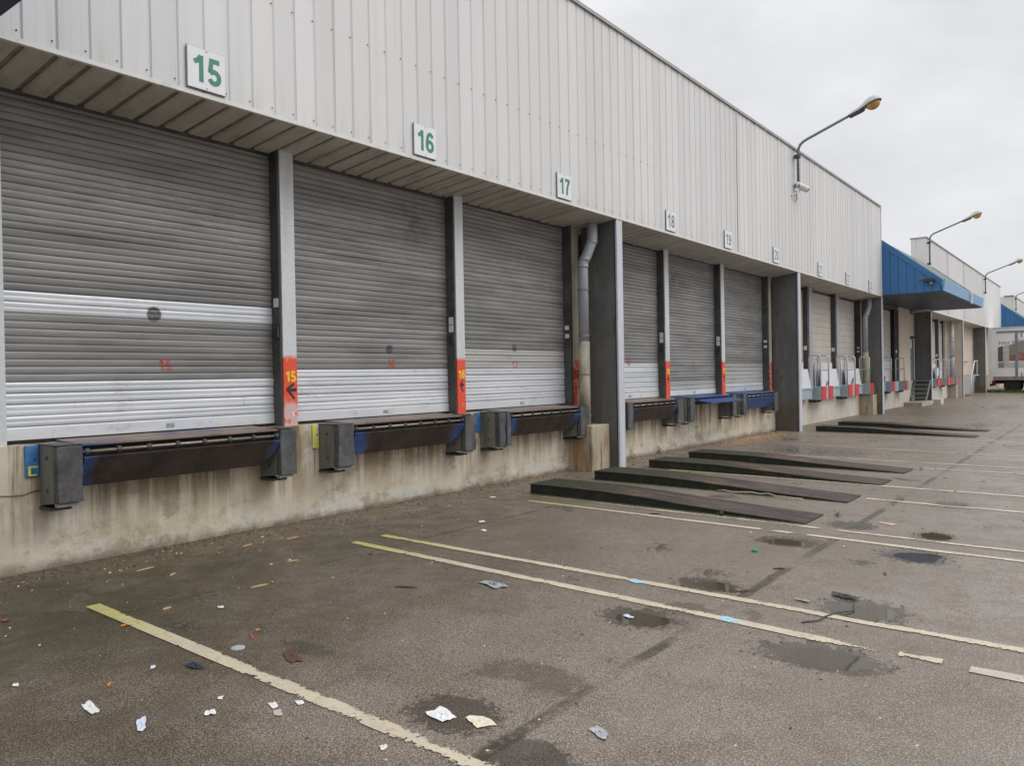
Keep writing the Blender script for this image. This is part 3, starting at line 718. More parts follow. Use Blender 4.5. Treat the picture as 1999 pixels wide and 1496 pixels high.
part('joint_strip', MB().box(16.95, 16.975, -0.012, 0.02, 4.30, 7.42), 'cap', ware)
fs = MB()
for i in range(npan):
    x = FX0 + i * PITCH_N + PITCH_N - 0.028
    for z, r in ((5.375, 0.0095), (4.33, 0.0075)):
        if 4.0 < x < 13 or z < 5 and x < 12:
            fs.ball((x - (0.012 if z > 5 else 0.02), -0.006, z), r, 0.006, r, 6, 3)
tag(part('fastener', fs, 'lamp_dark', ware), kind='stuff')

def slat_mesh(kind, var):
    h = 0.098 if kind == 'zinc' else 0.0664
    if kind == 'zinc':
        prof = [(0.012, 0.0), (0.001, 0.003), (-0.0045, 0.010), (-0.0065, 0.022), (-0.006, 0.036), (-0.0042, 0.044), (-0.003, 0.048), (-0.0045, 0.053), (-0.0065, 0.064), (-0.0065, 0.078), (-0.004, 0.088), (0.001, 0.093), (0.012, 0.0967)]
    else:
        prof = [(0.005, 0.0), (0.000, 0.0025), (-0.0022, 0.008), (-0.0042, 0.020), (-0.0048, 0.034), (-0.0042, 0.048), (-0.0015, 0.058), (0.001, 0.0630), (0.005, 0.0658)]
    rr = random.Random(100 + var); mb = MB(); n = len(prof); m = 12; v = []
    a0, a1, a2 = rr.uniform(-1, 1) * 0.0022, rr.uniform(-1, 1) * 0.0012, rr.uniform(0, 6)
    for k in range(m + 1):
        t = k / m; off = a0 * math.sin(math.pi * t) + a1 * math.sin(7 * t + a2) + rr.uniform(-0.0006, 0.0006); dz = rr.uniform(-0.0008, 0.0008) + 0.0015 * a0 / 0.0022 * math.sin(math.pi * t)
        v += [(t, y + off, z + dz) for y, z in prof]
    mb.add(v, [(k * n + i, (k + 1) * n + i, (k + 1) * n + i + 1, k * n + i + 1) for k in range(m) for i in range(n - 1)])
    me = mb.mesh('slat'); fix_normals(me); me.materials.append(M['shutter'])
    me.polygons.foreach_set('use_smooth', [True] * len(me.polygons)); return me, h
SLATS = {k: [slat_mesh(k, i) for i in range(5)] for k in ('zinc', 'grey')}
def roller_door(x0, x1, bands, num, zb=1.125):
    d = part('roller_door', MB().box(x0 + 0.01, x1 - 0.01, YD + 0.016, YD + 0.03, zb, 4.16), 'black_void', ware, label='slatted grey roller door of bay %s' % num)
    part('bottom_bar', MB().prism([(YD - 0.014, zb), (YD + 0.014, zb), (YD + 0.014, zb + 0.11), (YD - 0.006, zb + 0.11), (YD - 0.014, zb + 0.10)], x0 + 0.004, x1 - 0.004), bands[0][1] if bands else 'shutter_mid', d)
    part('bottom_seal', MB().box(x0 + 0.02, x1 - 0.02, YD - 0.008, YD + 0.012, zb - 0.03, zb - 0.002), 'black_void', d)
    xm = (x0 + x1) / 2 + 0.12
    part('lock_plate', MB().box(xm - 0.03, xm + 0.05, YD - 0.02, YD - 0.0145, zb + 0.03, zb + 0.07), 'grey_lip', d)
    n = 0; z = zb + 0.112
    while z < 4.09:
        mat = 'shutter'
        for top, mm in bands:
            if z < top - 0.03 and (not isinstance(mm, tuple)):
                mat = mm; break
        for lo, hi, mm in [b for b in (EXTRA.get(num, []))]:
            if lo <= z + 0.03 < hi:
                mat = mm
        sme, sh = random.choice(SLATS['grey' if mat == 'shutter' else 'zinc'])
        inst('slat', sme, d, (x0, YD + random.uniform(-0.003, 0.003), z), (x1 - x0, random.uniform(0.8, 1.2), 1), (random.uniform(-0.028, 0.028), random.uniform(-0.0008, 0.0008), 0), mat)
        z += sh
    part('shutter_hood', MB().prism([(YD - 0.02, 4.125), (YD + 0.01, 4.11), (YD + 0.012, 4.2), (YD - 0.05, 4.2), (YD - 0.04, 4.14)], x0, x1), 'post_dark', d)
    return d
EXTRA = {'15': [(2.20, 2.385, 'shutter_zinc')]}
D1 = [('15', 2.60, 5.37, [(1.64, 'shutter_zinc')]), ('16', 5.53, 8.28, [(1.67, 'shutter_zinc')]), ('17', 8.43, 11.24, [(1.72, 'shutter_zinc'), (2.04, 'shutter_mid')])]
D2 = [('18', 11.95, 14.72, [(1.84, 'shutter_zinc')]), ('19', 14.90, 17.62, [(1.22, 'shutter_zinc'), (1.38, 'shutter_mid')]), ('20', 17.80, 20.72, [(1.30, 'shutter_zinc'), (1.80, 'shutter_mid')])]
doors = {}
for num, a, b, bands in D1 + D2:
    doors[num] = roller_door(a, b, bands, num)
digits('painted_number', '17', 0.13, 'red_paint', doors['17'], (9.81, YD - 0.0115, 1.775), 0.17)
for num, x, zz in (('15', 4.08, 1.78), ('16', 7.16, 1.80), ('18', 13.45, 1.83), ('19', 16.4, 1.79), ('20', 19.4, 1.79)):
    digits('painted_number', num, 0.11, 'red_paint', doors[num], (x, YD - 0.0065, zz), 0.2)

# posts between the doors
def door_post(x0, x1, z0, front='post', num=None, marks=True):
    p = part('door_post', MB().box(x0, x1, YP, YP + 0.012, z0, 4.175).box(x0, x0 + 0.012, YP + 0.012, YD + 0.06, z0, 4.18).box(x1 - 0.012, x1, YP + 0.012, YD + 0.06, z0, 4.18), front, ware)
    part('guide_channel', MB().box(x0 - 0.022, x0 - 0.0005, YP + 0.02, YD + 0.05, max(z0, ZD), 4.17), 'post_dark', p)  # near-black colour puts in the shade on the post's left side
    for zz in ((2.24, 2.35) if x0 > 8 else (2.42,)):
        part('label_plate', MB().box(x0 - 0.03, x0 - 0.0225, YP + 0.04, YP + 0.12, zz, zz + 0.10), 'sign_white', p)
    part('switch_box', MB().box(x0 - 0.05, x0 - 0.0225, YP + 0.03, YP + 0.10, 2.08, 2.20), 'lamp_dark', p)
    if num:
        xm = (x0 + x1) / 2
        digits('painted_number', num, 0.115, 'yellow_num', p, (xm, YP - 0.002, 1.645), 0.25)
        mb = MB(); w = (x1 - x0) * (0.42 if num == '15' else 0.26)
        mb.add([(xm - w, YP - 0.003, 1.50), (xm + w, YP - 0.003, 1.515), (xm + w, YP - 0.003, 1.475), (xm - w * 0.6, YP - 0.003, 1.475)], [(0, 1, 2, 3)])
        mb.add([(xm - w * 0.7, YP - 0.0035, 1.52), (xm + w * 0.5, YP - 0.0035, 1.575), (xm + w * 0.65, YP - 0.0035, 1.55), (xm - w * 0.5, YP - 0.0035, 1.49)], [(0, 1, 2, 3)])
        mb.add([(xm - w * 0.7, YP - 0.004, 1.49), (xm + w * 0.5, YP - 0.004, 1.385), (xm + w * 0.75, YP - 0.004, 1.40), (xm - w * 0.3, YP - 0.004, 1.50)], [(0, 1, 2, 3)])
        part('sprayed_arrow', mb, 'black_paint', p)
    return p
P15 = door_post(5.36, 5.54, 1.085, num='15'); P16 = door_post(8.265, 8.435, 1.085, num='16')
door_post(2.43, 2.60, 0.94); door_post(14.71, 14.89, 1.085, num='18'); door_post(17.61, 17.79, 1.085, num='19')
digits('painted_number', '6', 0.055, 'sign_white', P15, (5.485, YP - 0.002, 1.225), 0.2)
def end_jamb(x0, x1, parent=ware, mat='jamb'):
    p = part('door_jamb', MB().box(x0, x1, YP, YD + 0.10, 1.0, 4.18), mat, parent)
    part('guide_channel', MB().box(x0 - 0.06, x0 - 0.0005, YP + 0.015, YD + 0.05, ZD, 4.175), 'post_dark', p)  # same dark colour for the shaded left side of the jamb
    for zz in (2.24, 2.38):
        part('label_plate', MB().box(x0 - 0.068, x0 - 0.0605, YP + 0.05, YP + 0.13, zz, zz + 0.07), 'sign_white', p)
    return p
j17 = end_jamb(11.26, 11.43); digits('painted_number', '17', 0.13, 'black_paint', j17, (11.345, YP - 0.002, 1.62), 0.2)
end_jamb(20.80, 20.97)
# dock walls, one per structural bay
part('dock_wall', MB().box(-0.5, 2.46, YW - 0.008, 1.0, -0.35, ZD), 'dock_concrete', ware)
part('dock_wall', MB().box(2.465, 11.60, YW, 1.0, -0.35, ZD), 'dock_concrete', ware)
part('dock_wall', MB().box(11.76, 21.10, YW, 1.0, -0.35, ZD), 'dock_concrete', ware)
part('dock_wall', MB().box(21.30, 30.50, YW, 1.0, -0.35, ZD), 'pale_wall', ware)
part('side_wall', MB().box(-0.5, 2.42, YP, 1.0, ZD + 0.002, 4.2), 'beige_wall', ware)

def column(x, parent, w=0.19, z1=4.228, light=False, pale=False):
    c = part('column', MB().box(x - 0.08, x + 0.08, 0.032, YW + 0.05, -0.35, z1), 'beige_wall' if pale else 'column', parent)
    part('column_edge', MB().prism([(x - w / 2, 0.0), (x + w / 2, 0.0), (x + w / 2, 0.03), (x - w / 2, 0.03)], -0.35, z1, 'Z'), 'pale_panel' if light else 'column_edge', c)
    part('corner_angle', MB().box(x - 0.088, x - 0.0805, 0.033, 0.06, -0.35, z1), 'steel_dark', c)
    return c
column(11.69, ware); column(21.20, ware); column(30.52, ware)

# concrete plinths below the downpipes
pl = part('drain_plinth', MB().box(11.02, 11.60, 0.20, YW + 0.02, -0.3, 0.765), 'rusty_concrete', ware, bevel=0.02)
part('drain_plinth', MB().box(29.85, 30.43, 0.20, YW + 0.02, -0.3, 0.72), 'rusty_concrete', ware, bevel=0.02)

# ------------------------------------------------------------------ number signs
for i, (num, x, gcol) in enumerate([('15', 3.877, 'green_num'), ('16', 6.772, 'green_num'), ('17', 9.808, 'green_num'), ('18', 13.41, 'slate_num'), ('19', 16.17, 'slate_num'), ('20', 19.19, 'slate_num'), ('21', 22.84, 'slate_num'), ('22', 25.70, 'slate_num'), ('23', 28.55, 'slate_num')]):
    w = 0.378
    s = thing('number_sign', (x + w / 2, -0.02, 4.30), 'white square dock sign numbered %s, %s' % (num, ['largest and nearest the left edge', 'second from the left', 'third from the left, above the downpipe', 'first past the front steel column', 'fifth from the left', 'sixth, just before the second column', 'third from the blue canopy', 'second from the blue canopy', 'last before the blue canopy'][i]), 'sign', 'dock number signs')
    part('sign_plate', MB().box(x, x + w, -0.03, -0.022, 4.295, 4.668), 'sign_white', s)
    part('sign_rim', MB().box(x - 0.006, x + w + 0.006, -0.0215, -0.014, 4.289, 4.674), 'sign_edge', s)
    digits('sign_number', num, 0.243, gcol, s, (x + w / 2, -0.0315, 4.482), 0.178 if i < 3 else 0.13)
    for zz in (4.31, 4.652):
        part('sign_bolt', MB().ball((x + w / 2, -0.032, zz), 0.006, 0.004, 0.006, 6, 3), 'steel_dark', s)

# ------------------------------------------------------------------ dock levellers and bumpers of the near bays
def leveller(num, x0, x1, lab, style='hang', blue=False):
    L = thing('dock_leveller', ((x0 + x1) / 2, YW, 0.75), lab, 'dock leveller', 'dock levellers of bays 15 to 20')
    lm = 'lip_blue' if blue else 'lip_dark' if num == '15' else 'lip_rust'
    xm = (x0 + x1) / 2
    part('platform', MB().prism([(0.33, 1.072), (YD - 0.02, 1.096), (YD - 0.02, 1.112), (0.33, 1.088)], x0 - 0.01, x1 + 0.01), 'leveller_top' if not blue else 'lip_blue', L, org=(xm, YW, 1.09))
    part('front_beam', MB().box(x0 + 0.02, x1 - 0.02, 0.40, YW, 0.93, 1.066), 'black_void', L)  # coloured near black to give the shade inside the hinge slot
    hz = 1.022
    part('hinge_rod', MB().tube([(x0, 0.325, hz), (x1, 0.325, hz)], 0.014, 8), 'steel_rod', L, smooth=True)
    n = 8
    for k in range(n):
        x = x0 + 0.03 + (x1 - x0 - 0.06) * k / (n - 1)
        part('hinge_knuckle', MB().tube([(x - 0.018, 0.325, hz), (x + 0.018, 0.325, hz)], 0.030, 10), 'steel_dark', L)
    ta = 0.13
    if style == 'hang':
        yt, zt, yb, zb2 = 0.300, 0.975, 0.42, 0.725
    else:
        yt, zt, yb, zb2 = 0.315, 1.03, -0.02, 0.975
    d = Vector((0, yb - yt, zb2 - zt)).normalized(); nrm = Vector((0, -d.z, d.y)) * 0.012
    if nrm.y > 0 and style == 'hang': nrm = -nrm
    def row(f, inset, off):
        y = yt + (yb - yt) * f; z = zt + (zb2 - zt) * f
        return [(x0 + inset * 0.1, y + off * nrm.y, z + off * nrm.z), (x1 - inset * 1.6, y + off * nrm.y, z + off * nrm.z)]
    rows = [(0, 0), (0.45, 0.02), (0.8, 0.07), (1.0, ta)]
    v = []
    for f, ins in rows: v += row(f, ins, 1)
    for f, ins in rows: v += row(f, ins, -1)
    m = len(rows); fcs = []
    for i in range(m - 1):
        a = 2 * i; b = 2 * m + 2 * i
        fcs += [(a, a + 1, a + 3, a + 2), (b, b + 2, b + 3, b + 1), (a, a + 2, b + 2, b), (a + 1, b + 1, b + 3, a + 3)]
    fcs += [(0, 2 * m, 2 * m + 1, 1), (2 * m - 2, 2 * m - 1, 4 * m - 1, 4 * m - 2)]
    part('lip', MB().add(v, fcs), lm, L, org=(xm, yt, zt))
    return L
leveller('15', 3.05, 5.02, 'dock leveller of bay 15 with dark rusty hanging lip, nearest the camera')
leveller('16', 6.05, 7.96, 'dock leveller under bay 16 with brown lip and blue ends')
leveller('17', 8.99, 10.84, 'dock leveller under bay 17 with brown lip, beside the downpipe')
leveller('18', 12.62, 14.42, 'dock leveller under bay 18 with brown lip, just past the steel column')
leveller('19', 15.32, 17.25, 'dock leveller under bay 19 with blue lip sticking straight out', 'out', True)
leveller('20', 18.15, 20.25, 'dock leveller under bay 20 with bright blue hanging lip', 'hang', True)

def bumper(x0, x1, lab, slim=False):
    B = thing('dock_bumper', ((x0 + x1) / 2, YW, 0.55), lab, 'dock bumper', 'rubber dock bumpers')
    j = lambda a: a + random.uniform(-0.006, 0.006)
    part('casing', MB().prism([(YW - 0.001, 0.565), (0.385, 0.60), (0.375, 1.085), (YW - 0.001, 1.093)], x0 + 0.004, x1 - 0.012), 'bumper_case', B, bevel=0.006)
    rb = part('rubber_block', MB().box(j(x0), j(x1), 0.296, 0.366, 0.605, 1.082), 'rubber', B, bevel=0.010)
    bm = bmesh.new(); bm.from_mesh(rb.data); bmesh.ops.subdivide_edges(bm, edges=bm.edges, cuts=3, use_grid_fill=True)
    rj = random.Random(int(x0 * 1000)); chip = [(rj.choice((x0, x1)), rj.uniform(0.6, 1.08), rj.uniform(0.02, 0.06), rj.uniform(0.006, 0.02)) for _ in range(5)]
    o3 = wloc(rb)
    for vv in bm.verts:
        vv.co += Vector((rj.uniform(-1, 1), rj.uniform(-1, 1), rj.uniform(-1, 1))) * 0.0022
        wx, wz = vv.co.x + o3.x, vv.co.z + o3.z
        for cxx, czz, cr, dep in chip:
            k = math.exp(-((wx - cxx) ** 2 + (wz - czz) ** 2) / cr ** 2)
            vv.co.x += (dep if cxx == x0 else -dep) * k * 0.6; vv.co.y += dep * 0.5 * k
    bm.to_mesh(rb.data); bm.free()
    for bz in (0.70, 0.98):
        part('bolt', MB().tube([(x0 - 0.002, 0.50, bz), (x0 + 0.006, 0.50, bz)], 0.016, 6), 'steel_dark', B)
    part('gap_shade_plate', MB().box(x0 + 0.012, x1 - 0.02, 0.367, 0.3745, 0.62, 1.07), 'black_void', B)  # black plate added for the shade in the gap behind the rubber
    part('bottom_lip', MB().box(x0 + 0.01, x1 - 0.03, 0.33, 0.384, 0.572, 0.598), 'grey_lip', B)
    part('foot_plate', MB().box(x0 - 0.002, x1 - 0.05, 0.42, YW - 0.002, 0.535, 0.56), 'steel_dark', B)
    part('cover_plate', MB().box(x0 - 0.003, x1 + 0.003, 0.31, YW, 1.087, 1.0935), 'steel_dark', B)
    rb.rotation_euler = (random.uniform(-0.01, 0.01), random.uniform(-0.012, 0.012), 0)
    return B
for x0, x1, lab in [(2.83, 3.04, 'thick black dock bumper left of the bay 15 leveller, nearest the camera'), (5.02, 5.235, 'worn dock bumper right of the bay 15 leveller below the red post'),
                    (5.80, 6.04, 'greenish dock bumper left of the bay 16 leveller beside the yellow plate'), (7.97, 8.20, 'dock bumper right of the bay 16 leveller, below the second red post'),
                    (8.71, 8.86, 'outer grey dock bumper left of bay 17 beside the blue plate'), (8.885, 8.985, 'slim inner dock bumper touching the bay 17 lip'), (10.85, 11.12, 'dock bumper right of the bay 17 leveller next to the plinth'),
                    (12.42, 12.61, 'scuffed pale dock bumper just right of the steel column at bay 18'), (14.44, 14.70, 'dock bumper between bays 18 and 19, right of the brown lip'), (15.02, 15.24, 'dock bumper left of the blue bay 19 lip'),
                    (17.28, 17.50, 'dock bumper right of the blue bay 19 lip'), (17.92, 18.12, 'dock bumper left of the bay 20 leveller'), (20.05, 20.30, 'low dock bumper half hidden under the blue bay 20 lip')]:
    bumper(x0, x1, lab)
for x0, x1, m, lab in [(2.72, 2.826, 'plate_blue', 'blue wall plate beside the nearest dock bumper'), (5.71, 5.797, 'plate_yellow', 'yellow and white wall plate left of the bay 16 bumper'), (8.60, 8.707, 'plate_blue', 'narrow blue wall plate left of the bay 17 bumpers')]:
    t = thing('wall_plate', ((x0 + x1) / 2, YW, 0.81), lab, 'plate', 'painted plates beside the bumpers')
    part('plate', MB().box(x0, x1, YW - 0.02, YW - 0.001, 0.815, 1.085), m, t, bevel=0.004)
    if m == 'plate_blue' and x0 < 3:
        part('painted_hook', MB().box(x0 + 0.02, x1 - 0.01, YW - 0.023, YW - 0.0205, 0.895, 0.91).box(x0 + 0.02, x0 + 0.04, YW - 0.023, YW - 0.0205, 0.84, 0.895).box(x0 + 0.02, x1 - 0.02, YW - 0.023, YW - 0.0205, 0.828, 0.84), 'yellow', t)
    part('bolt', MB().ball(((x0 + x1) / 2 + 0.02, YW - 0.021, 0.97), 0.01, 0.006, 0.01, 8, 4), 'steel_dark', t)
tag(part('loose_cable', MB().tube([(2.52, YW - 0.01, 0.685), (2.6, YW - 0.008, 0.675), (2.7, YW - 0.012, 0.672), (2.79, YW - 0.008, 0.695), (2.84, YW - 0.01, 0.70)], 0.004, 6), 'darkwood'), 'thin brown cable dangling on the wall by the nearest bumper', 'cable')

# ------------------------------------------------------------------ downpipes
def downpipe(x, y, ztop, zmid, zbot, lab, r=0.088, neck=True, pale=False):
    t = thing('downpipe', (x, y, zbot), lab, 'downpipe', 'rain downpipes')
    path = [(x + 0.16, y - 0.10, ztop), (x + 0.16, y - 0.10, 3.93), (x + 0.14, y - 0.09, 3.84), (x + 0.06, y - 0.04, 3.62), (x + 0.01, y, 3.50), (x, y, 3.38), (x, y, zmid)] if neck else [(x, y, ztop), (x, y, zmid)]
    part('upper_pipe', MB().tube(path, r, 16), 'pipe_pale' if pale else 'pipe_grey', t, smooth=True)
    part('lower_pipe', MB().tube([(x, y, zmid + 0.01), (x, y, zbot)], r * 1.08, 16), 'pipe_grey' if pale else 'pipe_old', t, smooth=True)
    for z in ((3.86, 3.56, 3.44) if neck else ()):
        xx = x + (0.15 if z > 3.8 else 0.03 if z > 3.5 else 0.005); yy = y - (0.095 if z > 3.8 else 0.02 if z > 3.5 else 0.0)
        part('pipe_socket', MB().tube([(xx, yy, z + 0.03), (xx, yy, z - 0.03)], r * 1.09, 16), 'pipe_grey', t, smooth=True)
    for z in (3.05, 2.27, 1.62, 0.92):
        c = part('pipe_clip', MB().tube([(x, y, z + 0.014), (x, y, z - 0.014)], r * 1.17, 16), 'steel_rod', t)
        part('clip_bracket', MB().box(x + r, x + r + 0.12, y - 0.02, y + 0.02, z - 0.05, z), 'steel_dark', c)
    return t
downpipe(11.26, 0.47, 4.20, 2.16, 0.76, 'grey downpipe with swan neck and ochre lower half beside bay 17')
downpipe(30.02, 0.47, 4.20, 2.25, 0.72, 'thin grey downpipe beside bay 23 near the blue canopy')

# ------------------------------------------------------------------ loading bays 21 onwards: sectional doors, pods, raised lips
def sectional_door(x0, x1, parent, num, mats=('beige_panel', 'beige_panel')):
    d = part('sectional_door', MB().box(x0, x1, YD + 0.02, YD + 0.05, ZD, 4.17), 'post_dark', parent)
    n = 14; h = (4.05 - ZD - 0.03) / n
    for k in range(n):
        part('door_panel', MB().box(x0 + 0.01, x1 - 0.01, YD - 0.012, YD + 0.018, ZD + 0.03 + k * h + 0.003, ZD + 0.03 + (k + 1) * h - 0.003), mats[0] if k > 3 else mats[1], d)
    return d
def dark_post(x0, x1, parent):
    p = part('door_post', MB().box(x0, x1, YP + 0.02, YD + 0.08, 1.0, 4.18), 'post_dark', parent)
    part('post_face', MB().box(x0 + 0.1, x1, YP, YP + 0.0195, 1.0, 4.175), 'pipe_grey', p)
    part('label_plate', MB().box(x0 - 0.01, x0 - 0.001, YP + 0.05, YP + 0.14, 2.24, 2.36), 'sign_white', p)
    return p
def pod(x0, x1, lab, two=True):
    t = thing('guard_platform', ((x0 + x1) / 2, 0.47, 0.74), lab, 'platform', 'grey blue platforms with guard rails')
    part('housing', MB().box(x0, x1, 0.262, YW - 0.001, 0.74, 1.12), 'pod_blue', t, bevel=0.01)
    for x in ((x0 + 0.05, x1 - 0.25) if two else (x0 + 0.05,)):
        r = MB().tube([(x, 0.62, 1.12), (x, 0.62, 2.0), (x, 0.60, 2.05), (x, 0.56, 2.07), (x, 0.36, 2.07), (x, 0.32, 2.05), (x, 0.30, 2.0), (x, 0.30, 1.12)], 0.023, 8)
        g = part('guard_rail', r, 'rail_metal', t, smooth=True)
        part('cross_bar', MB().tube([(x, 0.62, 1.62), (x, 0.30, 1.62)], 0.015, 8), 'rail_metal', g)
    w = (x1 - x0) * 0.38
    for a, b in (((x0, x0 + w), (x1 - w, x1)) if two else ((x0 + 0.01, x0 + 0.42),)):
        part('rubber_bumper', MB().prism([(a, 0.261), (b, 0.261), (b - 0.02, 0.235), (a + 0.02, 0.235)], 0.745, 1.14, 'Z'), 'red_rubber', t, bevel=0.006)
    for x in (x0 + 0.12, x0 + 0.5):
        part('bracket', MB().box(x, x + 0.12, 0.45, YW - 0.002, 0.66, 0.739), 'steel_dark', t)
    return t
def raised_lip(x0, x1, lab):
    t = thing('raised_leveller', ((x0 + x1) / 2, 0.6, 1.0), lab, 'dock leveller', 'levellers with raised pale lips')
    part('deck', MB().box(x0 - 0.05, x1 + 0.05, 0.45, YD - 0.03, 1.06, 1.11), 'pod_blue', t)
    part('lip', MB().add([(x0 + 0.0, 0.50, 1.11), (x1 + 0.05, 0.50, 1.11), (x1 - 0.12, 0.54, 1.66), (x0 + 0.02, 0.54, 1.66), (x0 + 0.0, 0.53, 1.11), (x1 + 0.05, 0.53, 1.11), (x1 - 0.12, 0.57, 1.66), (x0 + 0.02, 0.57, 1.66)],
                         [(0, 1, 2, 3), (4, 7, 6, 5), (0, 3, 7, 4), (1, 5, 6, 2), (3, 2, 6, 7), (0, 4, 5, 1)]), 'white_lip', t)
    part('back_flap', MB().box(x0 - 0.05, x1 - 0.12, 0.665, 0.69, 1.11, 1.86), 'pale_panel', t)
    part('strut', MB().tube([(x0 + 0.5, 0.49, 1.13), (x0 + 0.6, 0.44, 1.36), (x0 + 0.75, 0.49, 1.13)], 0.014, 6), 'steel_dark', t)
    part('front_curtain', MB().box(x0 - 0.03, x1 + 0.03, 0.47, YW, 0.78, 1.055), 'pod_blue', t)
    return t
def bays_b(x0, parent, nums, first=0, last=3, pods=True, doors_=True):
    """one structural bay with three sectional doors, column on its left at x0"""
    for k in range(first, last):
        a = x0 + 0.45 + k * 2.93
        sectional_door(a + (0.1 if k else 0), a + 2.5, parent, nums[k], ('beige_panel', 'pale_panel') if k == 2 else ('beige_panel', 'beige_panel'))
        if k < 2:
            dark_post(a + 2.5, a + 2.5 + 0.42, parent)
bays_b(21.20, ware, ('21', '22', '23'))
end_jamb(30.28, 30.40, mat='beige_wall')
pod(23.94, 25.07, 'first grey blue guard platform with red bumpers past the second column'); pod(26.85, 28.12, 'middle guard platform with red bumpers, before the last beige door of the near block'); pod(29.74, 30.30, 'narrow grey blue guard platform with one red bumper right of bay 23', False)
raised_lip(22.0, 23.7, 'pale raised leveller lip of bay 21 just past the steel column'); raised_lip(24.75, 26.65, 'pale raised leveller lip of bay 22 between guard rails'); raised_lip(27.6, 29.45, 'pale raised leveller lip of bay 23 before the downpipe')

# ------------------------------------------------------------------ second block beyond the canopy
blk = thing('warehouse_block', (52.8, 1.0, 0), 'second pale warehouse block beyond the blue canopy, behind the truck', 'building')
F2a, F2b = 38.95, 66.75
part('light_block_body', MB().box(39.0, 66.7, 1.005, 40, -0.3, 6.1), 'plain_concrete', blk)  # unseen core again, keeps sky light from leaking in behind
def far_sheet(x0, x1, parent, p=0.2556):
    mb = MB(); n = int((x1 - x0) / p); p = (x1 - x0) / n; prof = []
    for i in range(n):
        x = x0 + i * p; prof += [(x, 0.0), (x + p - 0.036, 0.0), (x + p - 0.026, 0.018), (x + p - 0.010, 0.018)]
    prof.append((x1, 0.0)); m = len(prof)
    mb.add([(x, y, ZF0 + 0.01) for x, y in prof] + [(x, y, ZF1 - 0.02) for x, y in prof], [(i, i + 1, m + i + 1, m + i) for i in range(m - 1)])
    o = part('cladding_sheet', mb, 'cladding', parent); return o
for a, b in ((F2a, 44.45), (44.47, 49.6), (49.62, 58.4), (58.42, F2b)):
    far_sheet(a, b, blk)
part('fascia_backing', MB().box(F2a + 0.01, F2b - 0.01, 0.022, 0.6, ZF0 + 0.02, 7.4), 'cladding', blk)
part('end_return', MB().box(F2a - 0.03, F2a, -0.01, 0.62, ZF0, 7.43), 'cladding', blk)
for x in (44.46, 49.61):
    part('joint_strip', MB().box(x - 0.02, x + 0.02, -0.012, -0.002, ZF0 + 0.02, 7.42), 'cap', blk)
part('parapet_cap', MB().box(F2a - 0.06, F2b + 0.03, -0.04, 0.65, 7.432, 7.49), 'cap', blk)
part('soffit', MB().prism([(0.0, 4.225), (1.0, 4.16), (1.0, 4.19), (0.0, 4.25)], F2a, F2b), 'soffit', blk)
part('drip_trim', MB().box(F2a, F2b, -0.012, -0.003, 4.228, 4.29), 'trim', blk)
for x in (39.95, 49.22, 58.5):
    column(x, blk, 0.2, light=x > 45, pale=48 < x < 50)
bays_b(40.0, blk, ('', '', ''))
part('dock_wall', MB().box(40.05, 49.1, YW, 1.0, -0.35, ZD), 'pale_wall', blk)
part('dock_wall', MB().box(49.35, 58.4, YW, 1.0, -0.35, ZD), 'rusty_concrete', blk)
part('dock_wall', MB().box(58.6, 72.0, YW, 1.0, -0.35, ZD), 'rusty_concrete', blk)
part('rear_wall', MB().box(49.35, 58.4, YP + 0.02, 1.0, ZD + 0.002, 4.18), 'beige_wall', blk)
part('rear_wall', MB().box(58.6, 66.7, YP + 0.02, 1.0, ZD + 0.002, 4.18), 'beige_wall', blk)
part('drain_plinth', MB().box(48.3, 49.1, 0.25, YW + 0.02, -0.3, 0.7), 'plain_concrete', blk, bevel=0.02)
part('pipe_panel', MB().box(47.9, 49.12, YP - 0.01, YP + 0.1, ZD, 4.18), 'beige_panel', blk)
downpipe(48.55, 0.45, 4.20, 2.2, 0.70, 'pale downpipe on the second warehouse block', r=0.10, neck=False, pale=True)
pod(42.7, 43.85, 'guard platform with red bumpers right of the entrance steps'); pod(45.6, 46.8, 'guard platform with red bumpers in the middle of the second block'); pod(48.1, 48.95, 'guard platform with red bumper below the far downpipe', False)
raised_lip(41.0, 42.3, 'pale raised leveller lip right of the entrance steps'); raised_lip(43.9, 45.3, 'pale raised leveller lip on the second block between guard rails')
# white stairs with hand rail
st = thing('side_stairs', (53.0, 0.35, 0), 'pale steel side stairs with hand rail near the truck', 'stairs')
for k in range(6):
    part('tread', MB().box(52.0 + k * 0.26, 52.25 + k * 0.26, 0.02, 0.62, 0.10 + k * 0.19, 0.14 + k * 0.19), 'white_lip', st)
    part('riser', MB().box(52.23 + k * 0.26, 52.25 + k * 0.26, 0.03, 0.61, 0.141 + k * 0.19, 0.285 + k * 0.19), 'pale_panel', st)
part('landing', MB().box(53.56, 55.2, 0.0, YW - 0.005, 1.16, 1.20), 'white_lip', st)
part('stringer', MB().add([(51.9, 0.0, 0.0), (52.1, 0.0, 0.0), (53.7, 0.0, 1.16), (53.5, 0.0, 1.2), (51.9, 0.018, 0.0), (52.1, 0.018, 0.0), (53.7, 0.018, 1.16), (53.5, 0.018, 1.2)], [(0, 1, 2, 3), (4, 7, 6, 5), (0, 4, 5, 1), (1, 5, 6, 2), (2, 6, 7, 3), (3, 7, 4, 0)]), 'stair_steel', st)
part('hand_rail', MB().tube([(52.0, 0.02, 0.1), (52.0, 0.02, 1.0), (53.5, 0.02, 2.02), (54.6, 0.02, 2.05), (54.6, 0.02, 1.18)], 0.03, 8), 'white_lip', st, smooth=True)
part('wall_rail', MB().tube([(53.6, 0.6, 2.0), (55.2, 0.6, 2.0)], 0.025, 6), 'steel_dark', st)

